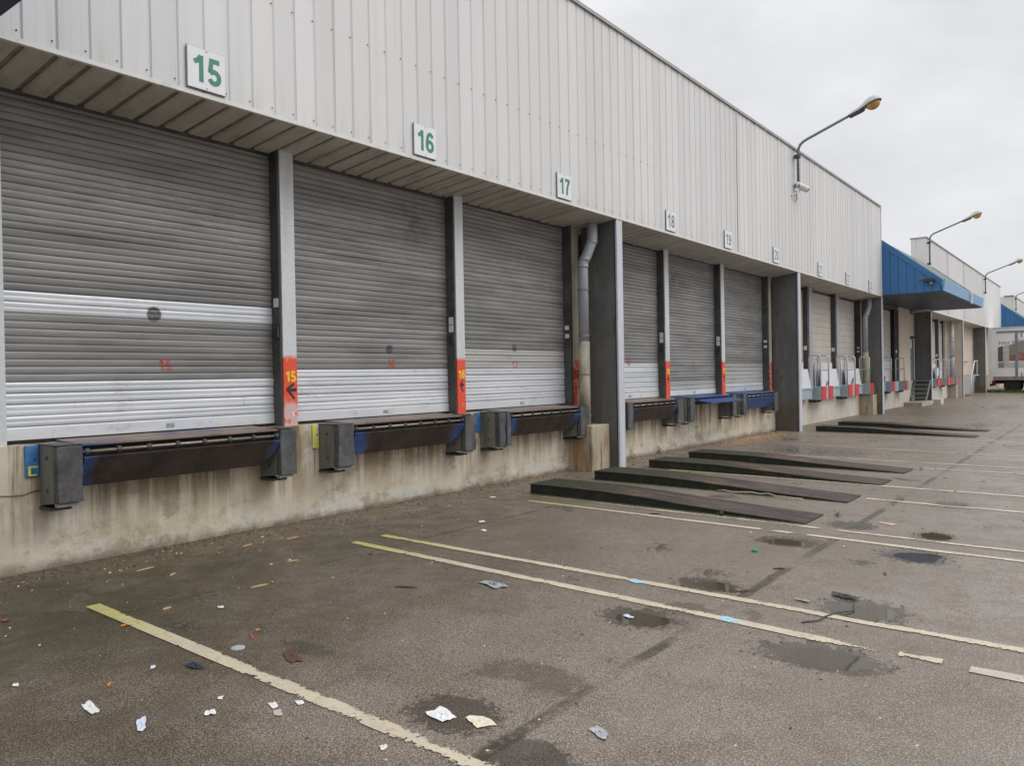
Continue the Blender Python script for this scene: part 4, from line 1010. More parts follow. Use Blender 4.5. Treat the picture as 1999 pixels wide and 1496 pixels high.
# third block glimpsed behind
b3 = thing('warehouse_end', (82, 1.0, 0), 'farthest pale warehouse block behind the second blue canopy', 'building')
far_sheet(75.6, 104, b3)
part('fascia_backing', MB().box(75.61, 103.9, 0.022, 30, ZF0 + 0.02, 7.4), 'cladding', b3)
part('parapet_cap', MB().box(75.5, 104.1, -0.04, 0.65, 7.432, 7.49), 'cap', b3)
part('base_wall', MB().box(72.05, 104, 0.66, 30, -0.35, 4.26), 'beige_wall', b3)

# ------------------------------------------------------------------ blue canopies
def canopy(x0, x1, lab, detail=True):
    t = thing('entrance_canopy', ((x0 + x1) / 2, 0, 4.27), lab, 'canopy', 'blue entrance canopies')
    yf = -1.92
    def ztop(y): return 6.24 + (4.66 - 6.24) * (y / yf)
    for xs, sgn in ((x0, -1), (x1, 1)):
        n = 7
        for k in range(n):                                    # gable end boards
            ya = -0.012 + (yf + 0.04) * k / n; yb = -0.012 + (yf + 0.04) * (k + 1) / n + 0.012
            m = MB().add([(xs, ya, 4.29), (xs, yb, 4.29), (xs, yb, ztop(yb) - 0.03), (xs, ya, ztop(ya) - 0.03), (xs - sgn * 0.03, ya, 4.29), (xs - sgn * 0.03, yb, 4.29), (xs - sgn * 0.03, yb, ztop(yb) - 0.03), (xs - sgn * 0.03, ya, ztop(ya) - 0.03)],
                         [(0, 1, 2, 3), (4, 7, 6, 5), (0, 4, 5, 1), (1, 5, 6, 2), (2, 6, 7, 3), (3, 7, 4, 0)])
            part('gable_board', m, 'canopy_blue', t)
        part('gable_backing', MB().add([(xs - sgn * 0.035, -0.01, 4.30), (xs - sgn * 0.035, yf, 4.30), (xs - sgn * 0.035, yf, 4.62), (xs - sgn * 0.035, -0.01, 6.19), (xs - sgn * 0.05, -0.01, 4.30), (xs - sgn * 0.05, yf, 4.30), (xs - sgn * 0.05, yf, 4.62), (xs - sgn * 0.05, -0.01, 6.19)],
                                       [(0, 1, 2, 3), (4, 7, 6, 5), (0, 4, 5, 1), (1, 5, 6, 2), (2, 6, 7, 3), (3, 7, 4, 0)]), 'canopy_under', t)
        a = MB(); xo, xi = xs + sgn * 0.02, xs - sgn * 0.12
        a.add([(xo, -0.005, 6.03), (xo, yf, 4.47), (xo, yf, 4.70), (xo, -0.005, 6.28), (xi, -0.005, 6.03), (xi, yf, 4.47), (xi, yf, 4.70), (xi, -0.005, 6.28)], [(0, 1, 2, 3), (4, 7, 6, 5), (0, 4, 5, 1), (1, 5, 6, 2), (2, 6, 7, 3), (3, 7, 4, 0)])
        part('verge_trim', a, 'canopy_blue', t)
    part('roof_sheet', MB().add([(x0 + 0.125, -0.006, 6.22), (x1 - 0.125, -0.006, 6.22), (x1 - 0.125, yf, 4.63), (x0 + 0.125, yf, 4.63), (x0 + 0.125, -0.006, 6.19), (x1 - 0.125, -0.006, 6.19), (x1 - 0.125, yf, 4.60), (x0 + 0.125, yf, 4.60)],
                               [(0, 1, 2, 3), (4, 7, 6, 5), (0, 4, 5, 1), (1, 5, 6, 2), (2, 6, 7, 3), (3, 7, 4, 0)]), 'canopy_roof', t)
    if detail:
        for k in range(int((x1 - x0) / 0.5)):
            x = x0 + 0.4 + k * 0.5
            part('roof_rib', MB().add([(x, -0.02, 6.215), (x + 0.04, -0.02, 6.215), (x + 0.04, yf + 0.02, 4.645), (x, yf + 0.02, 4.645), (x, -0.02, 6.25), (x + 0.04, -0.02, 6.25), (x + 0.04, yf + 0.02, 4.68), (x, yf + 0.02, 4.68)], [(0, 1, 2, 3), (4, 7, 6, 5), (0, 4, 5, 1), (1, 5, 6, 2), (2, 6, 7, 3), (3, 7, 4, 0)]), 'canopy_roof', t)
    part('gutter', MB().prism([(yf - 0.06, 4.29), (yf - 0.003, 4.29), (yf - 0.003, 4.68), (yf - 0.09, 4.68), (yf - 0.09, 4.66)], x0 - 0.02, x1 + 0.02), 'gutter_blue', t)
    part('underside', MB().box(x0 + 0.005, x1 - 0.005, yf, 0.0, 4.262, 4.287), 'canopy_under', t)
    return t
can = canopy(30.47, 40.32, 'blue sloping entrance canopy between the two warehouse blocks')
part('overflow_pipe', MB().box(36.35, 36.50, -2.06, -2.012, 4.20, 4.70), 'sign_white', can)
canopy(-7.5, 2.27, 'dark blue canopy corner cut off above the left end of the front', False)
canopy(67.0, 77.0, 'distant blue canopy rising behind the parked truck')
fl = thing('flood_light', (30.42, -1.55, 4.6), 'small black floodlight on the corner of the blue canopy', 'lamp')
part('lamp_body', MB().box(30.30, 30.45, -1.72, -1.40, 4.62, 4.74), 'lamp_dark', fl, bevel=0.015)
part('lamp_bowl', MB().ball((30.36, -1.60, 4.57), 0.065, 0.07, 0.065, 12, 6), 'truck_rail', fl, smooth=True)
part('lamp_arm', MB().tube([(30.40, -1.45, 4.66), (30.455, -1.20, 4.72)], 0.012, 6), 'lamp_dark', fl)

# entrance under the canopy
ent = thing('entrance_bay', (35.2, 1.0, 0), 'recessed entrance wall with grey door under the blue canopy', 'entrance')
part('dock_wall', MB().box(30.62, 38.3, YW, 1.0, -0.35, ZD), 'pale_wall', ent)
part('lintel_wall', MB().box(30.62, 38.9, YW + 0.08, 1.0, 4.30, 6.1), 'beige_wall', ent)
part('light_block_entrance', MB().box(30.42, 38.98, 1.005, 40, -0.3, 6.1), 'plain_concrete', ent)  # lower unseen core, added like the others to block light from behind
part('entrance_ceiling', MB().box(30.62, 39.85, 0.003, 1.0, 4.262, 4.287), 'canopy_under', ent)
part('head_panel', MB().box(30.62, 39.86, YW + 0.10, 1.0, 4.10, 4.26), 'post_dark', ent)
sectional_door(31.0, 33.4, ent, ''); sectional_door(33.9, 35.72, ent, '', ('post_dark' if False else 'beige_panel', 'pale_panel'))
part('dark_reveal', MB().box(35.73, 36.5, YP + 0.02, 1.0, ZD, 4.12), 'black_void', ent)
part('label_plate', MB().box(35.95, 36.1, YP + 0.005, YP + 0.019, 2.3, 2.42), 'sign_white', ent)
part('entrance_wall', MB().box(36.51, 38.75, YP - 0.01, 1.0, -0.3, 4.26), 'beige_wall', ent)
part('entrance_wall', MB().box(38.76, 39.85, YP + 0.02, 1.0, 3.12, 4.099), 'beige_wall', ent)
pd = part('entrance_door', MB().box(38.80, 39.80, YP + 0.05, YP + 0.10, 1.10, 3.02), 'grey_door', ent)
part('door_frame', MB().box(38.74, 38.80, YP + 0.0, YP + 0.11, 1.10, 3.08).box(38.8005, 39.84, YP + 0.0, YP + 0.11, 3.021, 3.08), 'steel_dark', pd)
part('door_notice', MB().box(39.05, 39.35, YP + 0.04, YP + 0.049, 2.55, 2.95), 'sign_white', pd)
part('door_handle', MB().tube([(38.95, YP + 0.02, 2.05), (38.95, YP + 0.02, 2.2)], 0.025, 8), 'steel_dark', pd)
part('threshold_wall', MB().box(38.76, 39.86, YW + 0.05, 1.0, -0.3, 1.095), 'plain_concrete', ent)
es = thing('entrance_steps', (38.5, 0.3, 0), 'dark steel steps up to the entrance door under the canopy', 'stairs')
part('base_slab', MB().box(37.2, 39.9, -0.05, YW - 0.02, -0.3, 0.17), 'plain_concrete', es)
for k in range(4):
    part('tread', MB().box(38.45 + k * 0.25, 38.71 + k * 0.25, 0.02, 0.60, 0.31 + k * 0.19, 0.345 + k * 0.19), 'stair_steel', es)
part('landing', MB().box(39.44, 39.855, 0.0, YW + 0.04, 1.05, 1.097), 'stair_steel', es)
for y in (0.605, 0.002):
    part('stringer', MB().add([(38.3, y, 0.17), (38.55, y, 0.17), (39.6, y, 1.0), (39.43, y, 1.06), (38.3, y + 0.015, 0.17), (38.55, y + 0.015, 0.17), (39.6, y + 0.015, 1.0), (39.43, y + 0.015, 1.06)], [(0, 1, 2, 3), (4, 7, 6, 5), (0, 4, 5, 1), (1, 5, 6, 2), (2, 6, 7, 3), (3, 7, 4, 0)]), 'stair_steel', es)
part('concrete_kerb', MB().box(39.9, 40.6, -0.35, -0.02, -0.2, 0.22), 'pale_wall', es, bevel=0.03)
pod(33.15, 34.3, 'grey guard platform with red bumper under the blue canopy by the column', False); pod(35.5, 36.5, 'second guard platform with red bumpers under the blue canopy', False)
raised_lip(32.2, 33.0, 'pale raised leveller lip in the shade under the blue canopy')

# ------------------------------------------------------------------ street lamps on the parapet
def wall_lamp(x, lab, z0=6.40):
    t = thing('wall_lamp', (x, -0.1, z0), lab, 'lamp', 'street lamps on bent arms along the parapet')
    y = -0.11
    path = [(x, y, z0), (x, y, 7.30), (x, y - 0.015, 7.42), (x, y - 0.06, 7.52), (x, y - 0.14, 7.585), (x, y - 0.24, 7.63), (x, -1.45, 8.03)]
    part('arm', MB().tube(path, 0.036, 10), 'lamp_arm', t, smooth=True)
    for z in (7.22, z0 + 0.06):
        part('bracket', MB().box(x - 0.07, x + 0.07, y - 0.05, -0.0235, z - 0.04, z + 0.04), 'steel_dark', t)
    # lantern: tapered neck widening into a domed head, amber bowl below
    ang = math.atan2(0.33, -1); d = Vector((0, -0.945, 0.327)); n = Vector((0, 0.327, 0.945)); o = Vector((x, -1.40, 8.01))
    secs = [(0.0, 0.055, 0.05, 0.04), (0.10, 0.068, 0.075, 0.05), (0.26, 0.08, 0.09, 0.05), (0.38, 0.12, 0.12, 0.03), (0.48, 0.165, 0.165, 0.015), (0.60, 0.185, 0.185, 0.01), (0.70, 0.165, 0.16, 0.01), (0.765, 0.11, 0.10, 0.01), (0.79, 0.04, 0.045, 0.01)]
    v = []; m = 11
    for s, w, h, b in secs:
        for k in range(m):
            a = math.pi * k / (m - 1); v.append(o + d * s + Vector((1, 0, 0)) * (w * math.cos(a)) + n * (h * math.sin(a)))
    f = [(i * m + k, i * m + k + 1, (i + 1) * m + k + 1, (i + 1) * m + k) for i in range(len(secs) - 1) for k in range(m - 1)] + [(i * m + m - 1, i * m, (i + 1) * m, (i + 1) * m + m - 1) for i in range(len(secs) - 1)] + [tuple(range(m)), tuple(range((len(secs) - 1) * m, len(secs) * m))]
    part('lamp_hood', MB().add(v, f), 'lamp_shell', t, smooth=False)
    v = []
    for s, w in ((-0.01, 0.06), (0.28, 0.083), (0.36, 0.10)):
        for q in (-1, 1):
            for hh in (-0.002, -0.06 if s < 0.3 else -0.035):
                v.append(o + d * s + Vector((1, 0, 0)) * w * q + n * hh)
    part('gear_tray', MB().add(v, [(0, 2, 6, 4), (1, 5, 7, 3), (4, 6, 10, 8), (5, 9, 11, 7), (0, 4, 5, 1), (2, 3, 7, 6), (4, 8, 9, 5), (6, 7, 11, 10), (0, 1, 3, 2), (8, 10, 11, 9)]), 'lamp_dark', t)
    v = []; mm = 14; rings = 6
    c = o + d * 0.575 - n * 0.004
    for i in range(rings + 1):
        a = math.pi / 2 * i / rings
        for k in range(mm):
            b = 2 * math.pi * k / mm; v.append(c + d * (0.175 * math.cos(a) * math.cos(b)) + Vector((1, 0, 0)) * (0.165 * math.cos(a) * math.sin(b)) - n * (0.155 * math.sin(a)))
    f = [(i * mm + k, i * mm + (k + 1) % mm, (i + 1) * mm + (k + 1) % mm, (i + 1) * mm + k) for i in range(rings) for k in range(mm)] + [tuple(range(mm))]
    part('lamp_bowl', MB().add(v, f), 'amber_bowl', t, smooth=True)
    v = []
    for k in range(18):
        b = 2 * math.pi * k / 18
        for rr, hh in ((0.182, 0.010), (0.190, -0.016)):
            v.append(c + d * (rr * math.cos(b)) + Vector((1, 0, 0)) * (rr * math.sin(b)) + n * hh)
    part('rim', MB().add(v, [(2 * k, 2 * ((k + 1) % 18), 2 * ((k + 1) % 18) + 1, 2 * k + 1) for k in range(18)]), 'lamp_dark', t)
    return t
wall_lamp(20.9, 'nearest street lamp on a bent arm, above the bay 21 fascia and the small camera')
wall_lamp(39.05, 'second street lamp, standing at the start of the far block above the blue canopy', 6.22)
wall_lamp(57.7, 'third street lamp on the far block near the truck', 6.3)
wall_lamp(76.6, 'farthest street lamp cut by the right edge', 6.3)
sc = thing('security_camera', (20.9, -0.15, 6.25), 'small white security camera under the nearest street lamp', 'camera')
part('camera_body', MB().tube([(20.86, -0.06, 6.50), (20.98, -0.22, 6.40), (21.04, -0.30, 6.35)], [0.075, 0.085, 0.085], 14), 'camera_white', sc)
part('lens', MB().tube([(21.035, -0.293, 6.354), (21.055, -0.318, 6.338)], [0.06, 0.05], 12), 'lamp_dark', sc)
part('bracket', MB().tube([(20.62, -0.02, 6.17), (20.75, -0.10, 6.24), (20.9, -0.14, 6.30), (20.92, -0.14, 6.42)], 0.018, 8), 'lamp_shell', sc)
part('cable', MB().tube([(20.9, -0.05, 6.34), (20.92, -0.06, 6.12), (20.91, -0.02, 6.05)], 0.01, 6), 'lamp_dark', sc)

# ------------------------------------------------------------------ wheel ramps on the asphalt
def ramp(x0, lab, w=0.62, y0=-0.30, y1=-3.98, h=0.135):
    prof = [(0, h * 0.98), (0.10, h * 1.02), (0.33, h * 0.98), (0.47, h * 0.82), (0.62, h * 0.58), (0.8, h * 0.34), (0.93, h * 0.2), (1.0, h * 0.12)]
    t = thing('wheel_ramp', (x0 + w / 2, (y0 + y1) / 2, KS * (y0 + y1) / 2), lab, 'ramp', 'dark steel wheel ramps in the bays')
    v = []
    for f, hh in prof:
        y = y0 + (y1 - y0) * f; b = KS * y
        for xx in (x0, x0 + w):
            v += [(xx, y, b - 0.02), (xx, y, b + hh - 0.014)]
    n = len(prof); fc = []
    for i in range(n - 1):
        a = 4 * i
        fc += [(a, a + 1, a + 5, a + 4), (a + 2, a + 6, a + 7, a + 3), (a + 1, a + 3, a + 7, a + 5)]
    fc += [(0, 2, 3, 1), (4 * n - 4, 4 * n - 3, 4 * n - 1, 4 * n - 2)]
    part('ramp_frame', MB().add(v, fc), 'ramp_side_shaded', t)
    tp = []
    for f, hh in prof:
        y = y0 + 0.008 + (y1 - 0.02 - y0) * f; b = KS * y
        for xx in (x0 - 0.012, x0 + w + 0.012):
            tp += [(xx, y, b + hh - 0.0135), (xx, y, b + hh)]
    part('deck_plate', MB().add(tp, fc), 'ramp', t)
    mb = MB()                                             # moss along the foot
    for i in range(240):
        y = y0 + (y1 - y0) * random.random(); x = x0 - 0.01 - abs(random.gauss(0, 0.018)); s = random.uniform(0.006, 0.018); zz = float(gz(x, y))
        mb.add([(x - s, y, zz), (x + s, y + s, zz), (x, y - s, zz), (x, y, zz + s * 1.1)], [(0, 1, 3), (1, 2, 3), (2, 0, 3)])
    tag(part('moss_fringe', mb, 'moss_clump', t), kind='stuff')
    return t
ramp(8.62, 'nearest dark wheel ramp, mossy top with a rusty patch'); ramp(10.28, 'second wheel ramp from the front with a dry vine along its side'); ramp(12.05, 'third wheel ramp from the front, green moss at its foot')
ramp(13.62, 'fourth wheel ramp, last of the near four'); ramp(21.45, 'nearer wheel ramp of the far pair past the second column', w=0.6); ramp(23.55, 'farther wheel ramp of the far pair', w=0.6)

# ------------------------------------------------------------------ truck docked at the far block
tk = thing('box_truck', (61.3, -3.5, 0), 'white box truck with bathroom advert on its side, backed up to the far dock', 'truck')
TX = 60.0
part('cargo_box', MB().box(TX, TX + 2.5, -7.0, 0.03, 0.79, 4.22), 'truck_white', tk, bevel=0.02)
part('rear_frame', MB().box(TX - 0.03, TX - 0.0015, -0.22, 0.045, 0.76, 4.24), 'truck_white', tk)
part('top_rail', MB().box(TX - 0.04, TX - 0.0015, -6.9, -0.44, 3.86, 3.99), 'truck_rail', tk)
part('roof_rail', MB().box(TX - 0.03, TX - 0.0015, -6.9, -0.23, 4.13, 4.235), 'print_grey', tk)
part('side_skirt', MB().box(TX - 0.02, TX - 0.0015, -6.9, -0.23, 0.78, 1.02), 'truck_dirty', tk)
part('side_bar', MB().box(TX - 0.045, TX - 0.0055, -1.60, -1.46, 0.80, 3.85), 'truck_rail', tk)
part('lock_rod', MB().tube([(TX - 0.03, -1.83, 3.95), (TX - 0.03, -1.80, 3.55)], 0.03, 6), 'truck_rail', tk)
part('lock_rod', MB().tube([(TX - 0.03, -1.83, 0.9), (TX - 0.03, -1.80, 1.25)], 0.03, 6), 'truck_rail', tk)
def print_panel(y0, y1, z0, z1, m, dz=0.0):
    part('printed_picture', MB().add([(TX - 0.005, y0, z0), (TX - 0.005, y1, z0), (TX - 0.005, y1, z1 + dz), (TX - 0.005, y0, z1), (TX - 0.001, y0, z0), (TX - 0.001, y1, z0), (TX - 0.001, y1, z1 + dz), (TX - 0.001, y0, z1)],
                                    [(0, 1, 2, 3), (4, 7, 6, 5), (0, 4, 5, 1), (1, 5, 6, 2), (2, 6, 7, 3), (3, 7, 4, 0)]), m, tk)
print_panel(-0.50, -0.78, 2.0, 2.93, 'print_dark', 0.08); print_panel(-0.79, -1.10, 1.95, 3.01, 'print_grey', 0.1); print_panel(-1.11, -1.45, 2.02, 2.45, 'print_brown'); print_panel(-1.11, -1.45, 2.46, 3.06, 'print_taupe', 0.1)
print_panel(-1.61, -6.5, 2.02, 2.6, 'print_brown'); print_panel(-1.61, -6.5, 2.61, 3.25, 'print_taupe', 0.6)
print_panel(-0.51, -0.84, 1.58, 1.94, 'print_taupe'); print_panel(-0.85, -1.45, 1.58, 1.93, 'print_grey'); print_panel(-1.61, -6.5, 1.58, 1.99, 'print_grey')
text('side_lettering', 'Nos salles de bains', 0.34, 'letter_grey', tk, (TX - 0.004, -1.95, 3.33), (R(90), R(-6), R(-90)), bold=0.003, sx=1.08)
part('chassis', MB().box(TX + 0.5, TX + 2.0, -8.4, -0.1, 0.55, 0.785), 'truck_dark', tk)
part('underrun_bar', MB().box(TX + 0.1, TX + 2.4, -0.12, -0.02, 0.40, 0.54), 'truck_dark', tk)
part('side_guard', MB().box(TX + 0.1, TX + 0.16, -5.6, -2.1, 0.40, 0.74), 'truck_dark', tk)
part('tail_light', MB().box(TX + 0.02, TX + 0.2, -0.35, -0.2, 0.62, 0.75), 'tail_red', tk)
for wy in (-1.25, -7.6):
    for wx in (TX + 0.15, TX + 2.05):
        w = part('wheel', MB().tube([(wx, wy, 0.42), (wx + 0.30, wy, 0.42)], 0.47, 20), 'tyre', tk)
        part('rim', MB().tube([(wx - 0.01, wy, 0.42), (wx - 0.001, wy, 0.42)], 0.24, 16), 'truck_dark', w)
part('cab', MB().prism([(-7.05, 0.6), (-8.9, 0.6), (-8.9, 1.6), (-8.6, 2.75), (-7.05, 2.85)], TX + 0.1, TX + 2.4), 'truck_white', tk, bevel=0.04)
part('cab_window', MB().box(TX + 0.085, TX + 0.098, -8.45, -7.5, 1.75, 2.5), 'print_dark', tk)
# grass verge along the truck
mb = MB()
for i in range(9000):
    y = random.uniform(-9.0, 0.6); x = 60.0 + abs(random.gauss(0, 0.7)) * (1 if random.random() < 0.7 else -0.35) - (0.5 if y > -0.2 else 0) - max(0, y) * 3 * random.random()
    h = random.uniform(0.06, 0.22); a = random.uniform(0, 6.28); s = 0.03; b = random.gauss(0, 0.05)
    z = KS * y - 0.01
    mb.add([(x - s * math.cos(a), y - s * math.sin(a), z), (x + s * math.cos(a), y + s * math.sin(a), z), (x + b, y + random.gauss(0, 0.05), z + h)], [(0, 1, 2)])
tag(part('verge_grass', mb, 'grass', org=(60, -4, 0)), 'rough green grass growing along the kerb under the truck', 'grass', kind='stuff')

# ------------------------------------------------------------------ litter
def scrap(x, y, lx, ly, mat, lab, cat, rot=0.0, crump=0.02, n=7, name=None, seed=0, lift=0.006):
    """a crumpled irregular sheet with a torn outline and real thickness"""
    rr = random.Random(seed or int(x * 1000 + y * 77)); N = 16
    p1, p2, p3 = rr.uniform(0, 6.28), rr.uniform(0, 6.28), rr.uniform(0, 6.28)
    rad = [1 + 0.16 * math.sin(2 * math.pi * k / N * 2 + p1) + 0.12 * math.sin(2 * math.pi * k / N * 3 + p2) + 0.05 * math.sin(2 * math.pi * k / N * 7 + p3) for k in range(N)]; crump = crump * 0.5
    v = []; rings = 4
    for top in (0, 1):
        for i in range(rings + 1):
            for k in range(N):
                a = 2 * math.pi * k / N; f = i / rings
                sq = 1 / max(abs(math.cos(a)), abs(math.sin(a))); q = f * rad[k] * (0.15 + 0.85 * sq) * 0.92
                u = lx / 2 * q * math.cos(a); w = ly / 2 * q * math.sin(a)
                X = x + u * math.cos(rot) - w * math.sin(rot); Y = y + u * math.sin(rot) + w * math.cos(rot)
                hgt = crump * (0.5 + 0.5 * math.sin(9 * q * math.cos(a + seed) + k * 1.7)) * (1 - 0.5 * f) * (0.4 + 0.6 * ((k * 7 + i * 3 + seed) % 5) / 4)
                v.append([X, Y, float(gz(X, Y)) + lift + hgt + (0.0018 if top else 0)])
    m = (rings + 1) * N; f = []
    for i in range(rings):
        for k in range(N):
            a, b, c, d = i * N + k, i * N + (k + 1) % N, (i + 1) * N + (k + 1) % N, (i + 1) * N + k
            f += [(a, d, c, b), (m + a, m + b, m + c, m + d)]
    for k in range(N):
        a, b = rings * N + k, rings * N + (k + 1) % N; f.append((a, m + a, m + b, b))
    return tag(part(name or 'paper_scrap', MB().add(v, f), mat), lab, cat, 'litter on the asphalt')
LIT = [(1.80, -2.56, 0.05, 0.19, 'paper', 'torn white paper lying alone at the lower left', 'paper', 0.9, 0.012, 'paper_scrap'),
       (1.86, -2.95, 0.045, 0.15, 'paper_blue', 'bluish white crumpled tissue at the lower left', 'tissue', 0.4, 0.022, 'tissue'),
       (2.13, -3.10, 0.05, 0.065, 'paper', 'small white scrap below the middle of the first line', 'paper', 0.2, 0.018, 'paper_scrap'),
       (2.37, -3.28, 0.035, 0.09, 'paper', 'white shred beside a beige one near the first line', 'paper', 0.5, 0.006, 'paper_scrap'),
       (2.33, -3.37, 0.045, 0.07, 'tan', 'beige shred beside a white one near the first line', 'paper', 0.1, 0.004, 'paper_scrap'),
       (2.26, -2.98, 0.03, 0.035, 'paper', 'tiny white scrap above the small white one at lower left', 'paper', 0, 0.01, 'paper_scrap'),
       (2.47, -3.36, 0.035, 0.06, 'paper', 'white shred touching the edge of the first line', 'paper', 0.4, 0.006, 'paper_scrap'),
       (2.80, -4.03, 0.10, 0.17, 'paper', 'white crumpled napkin in the damp patch at bottom centre', 'napkin', 0.7, 0.018, 'napkin'),
       (2.86, -4.23, 0.10, 0.14, 'cream', 'cream printed napkin beside the white one at bottom centre', 'napkin', 0.3, 0.010, 'napkin'),
       (4.76, -2.77, 0.13, 0.24, 'greybag', 'crumpled grey plastic bag in the middle of the bay', 'plastic bag', 0.5, 0.05, 'plastic_bag'),
       (5.03, -4.58, 0.09, 0.14, 'aqua', 'pale blue face mask lying on the double line', 'face mask', 0.2, 0.008, 'face_mask'),
       (5.50, -3.63, 0.08, 0.13, 'aqua', 'faded aqua wipe on the farther of the double lines', 'wipe', 0.2, 0.004, 'wipe'),
       (6.04, -5.06, 0.07, 0.22, 'blackbag', 'torn black plastic strip beyond the shallow grey puddle', 'plastic strip', 0.9, 0.03, 'plastic_strip'),
       (6.67, -1.06, 0.07, 0.09, 'paper', 'upper one of two white scraps near the wall at bay 16', 'paper', 0.3, 0.02, 'paper_scrap'),
       (6.32, -1.38, 0.06, 0.08, 'paper', 'lower one of two white scraps near the wall at bay 16', 'paper', 0.8, 0.012, 'paper_scrap'),
       (8.04, -0.10, 0.06, 0.09, 'paper', 'white crumpled scrap by the wall below bay 17', 'paper', 0.3, 0.03, 'paper_scrap'),
       (2.42, -2.46, 0.06, 0.13, 'navy', 'dark navy glove left of the first line', 'glove', 0.9, 0.022, 'glove'),
       (2.85, -2.78, 0.07, 0.26, 'darkwood', 'flattened dark rag right of the first line', 'rag', 0.5, 0.010, 'rag'),
       (4.71, -4.00, 0.05, 0.07, 'paper_blue', 'small wet label floating in the round puddle', 'label', 0.3, 0.008, 'wet_label'),
       (2.92, -2.27, 0.012, 0.10, 'redbit', 'thin red strip right of the first line', 'strip', 0.3, 0.004, 'plastic_strip'),
       (3.01, -2.21, 0.025, 0.05, 'orange', 'orange peel beside the thin red strip', 'peel', 0.3, 0.012, 'orange_peel'),
       (2.53, -1.40, 0.035, 0.04, 'orange', 'orange leaf touching the upper part of the first line', 'leaf', 0.3, 0.010, 'dry_leaf'),
       (2.00, -2.33, 0.02, 0.05, 'orange', 'small orange peel left of the first line', 'peel', 0.2, 0.008, 'orange_peel'),
       (2.10, -0.63, 0.05, 0.06, 'brownbit', 'brown dead leaf by the wall at the left edge', 'leaf', 0.2, 0.018, 'dry_leaf'),
       (3.15, -1.56, 0.04, 0.06, 'paper', 'flat grey-white scrap between the first line and the double lines', 'paper', 0.2, 0.006, 'paper_scrap'),
       (2.27, -2.28, 0.03, 0.045, 'paper_blue', 'tiny pale scrap left of the navy glove', 'paper', 0.2, 0.012, 'paper_scrap'),
       (1.69, -1.93, 0.035, 0.04, 'paper', 'tiny white scrap at the left edge', 'paper', 0.2, 0.01, 'paper_scrap'),
       (5.76, -0.42, 0.05, 0.06, 'bluebit', 'small blue scrap at the head of the double lines', 'scrap', 0.2, 0.015, 'plastic_scrap'),
       (9.13, -4.70, 0.10, 0.17, 'pink', 'pale pink scrap off the end of the first ramps', 'scrap', 0.2, 0.006, 'plastic_scrap'),
       (5.75, -4.85, 0.05, 0.10, 'greybag', 'grey plastic shred between the double lines and the grey puddle', 'scrap', 0.6, 0.015, 'plastic_scrap'),
       (2.4, -4.05, 0.035, 0.045, 'cream', 'small cream scrap left of the broken end of the first line', 'paper', 0.2, 0.01, 'paper_scrap'),
       (3.1, -4.75, 0.06, 0.13, 'clear', 'crumpled clear wrapper in the wet patch at the bottom edge', 'wrapper', 0.4, 0.02, 'wrapper'),
       (4.9, -1.2, 0.03, 0.05, 'darkwood', 'dark scrap between the double lines near the wall', 'scrap', 0.4, 0.015, 'plastic_scrap')]
for i, (x, y, lx, ly, m, lab, cat, rot, cr, nm) in enumerate(LIT):
    scrap(x, y, lx, ly, m, lab, cat, -0.65 + rot * 0.6, cr, name=nm, seed=i + 1, lift=0.004 if 'puddle' not in lab else 0.011)
g = float(gz(7.05, -4.01)); tag(part('bottle_cap', MB().tube([(7.05, -4.01, g + 0.002), (7.05, -4.01, g + 0.022)], 0.028, 14), 'green'), 'bright green bottle cap beyond the double lines', 'cap', 'litter on the asphalt')
g = float(gz(2.74, -2.40)); tag(part('cup_lid', MB().tube([(2.74, -2.40, g + 0.002), (2.74, -2.40, g + 0.008), (2.74, -2.40, g + 0.012)], [0.044, 0.042, 0.030], 20), 'clear'), 'round clear cup lid right of the first line', 'lid', 'litter on the asphalt')
def stick(x, y, L, w, ang, mat, lab):
    zz = float(gz(x, y)) + 0.003; c, s = math.cos(ang), math.sin(ang)
    v = []
    for t, ww, h in ((-0.5, 0.25, 0.004), (-0.3, 0.9, 0.008), (0.15, 1.0, 0.010), (0.5, 0.35, 0.006)):
        for q, hh in ((-1, 0), (1, 0), (1, h), (-1, h)):
            v.append((x + c * L * t - s * w * ww / 2 * q, y + s * L * t + c * w * ww / 2 * q, zz + hh))
    f = [(4 * i + k, 4 * i + (k + 1) % 4, 4 * i + 4 + (k + 1) % 4, 4 * i + 4 + k) for i in range(3) for k in range(4)] + [(3, 2, 1, 0), (12, 13, 14, 15)]
    tag(part('wood_splinter', MB().add(v, f), mat), lab, 'splinter', 'wood splinters on the asphalt')
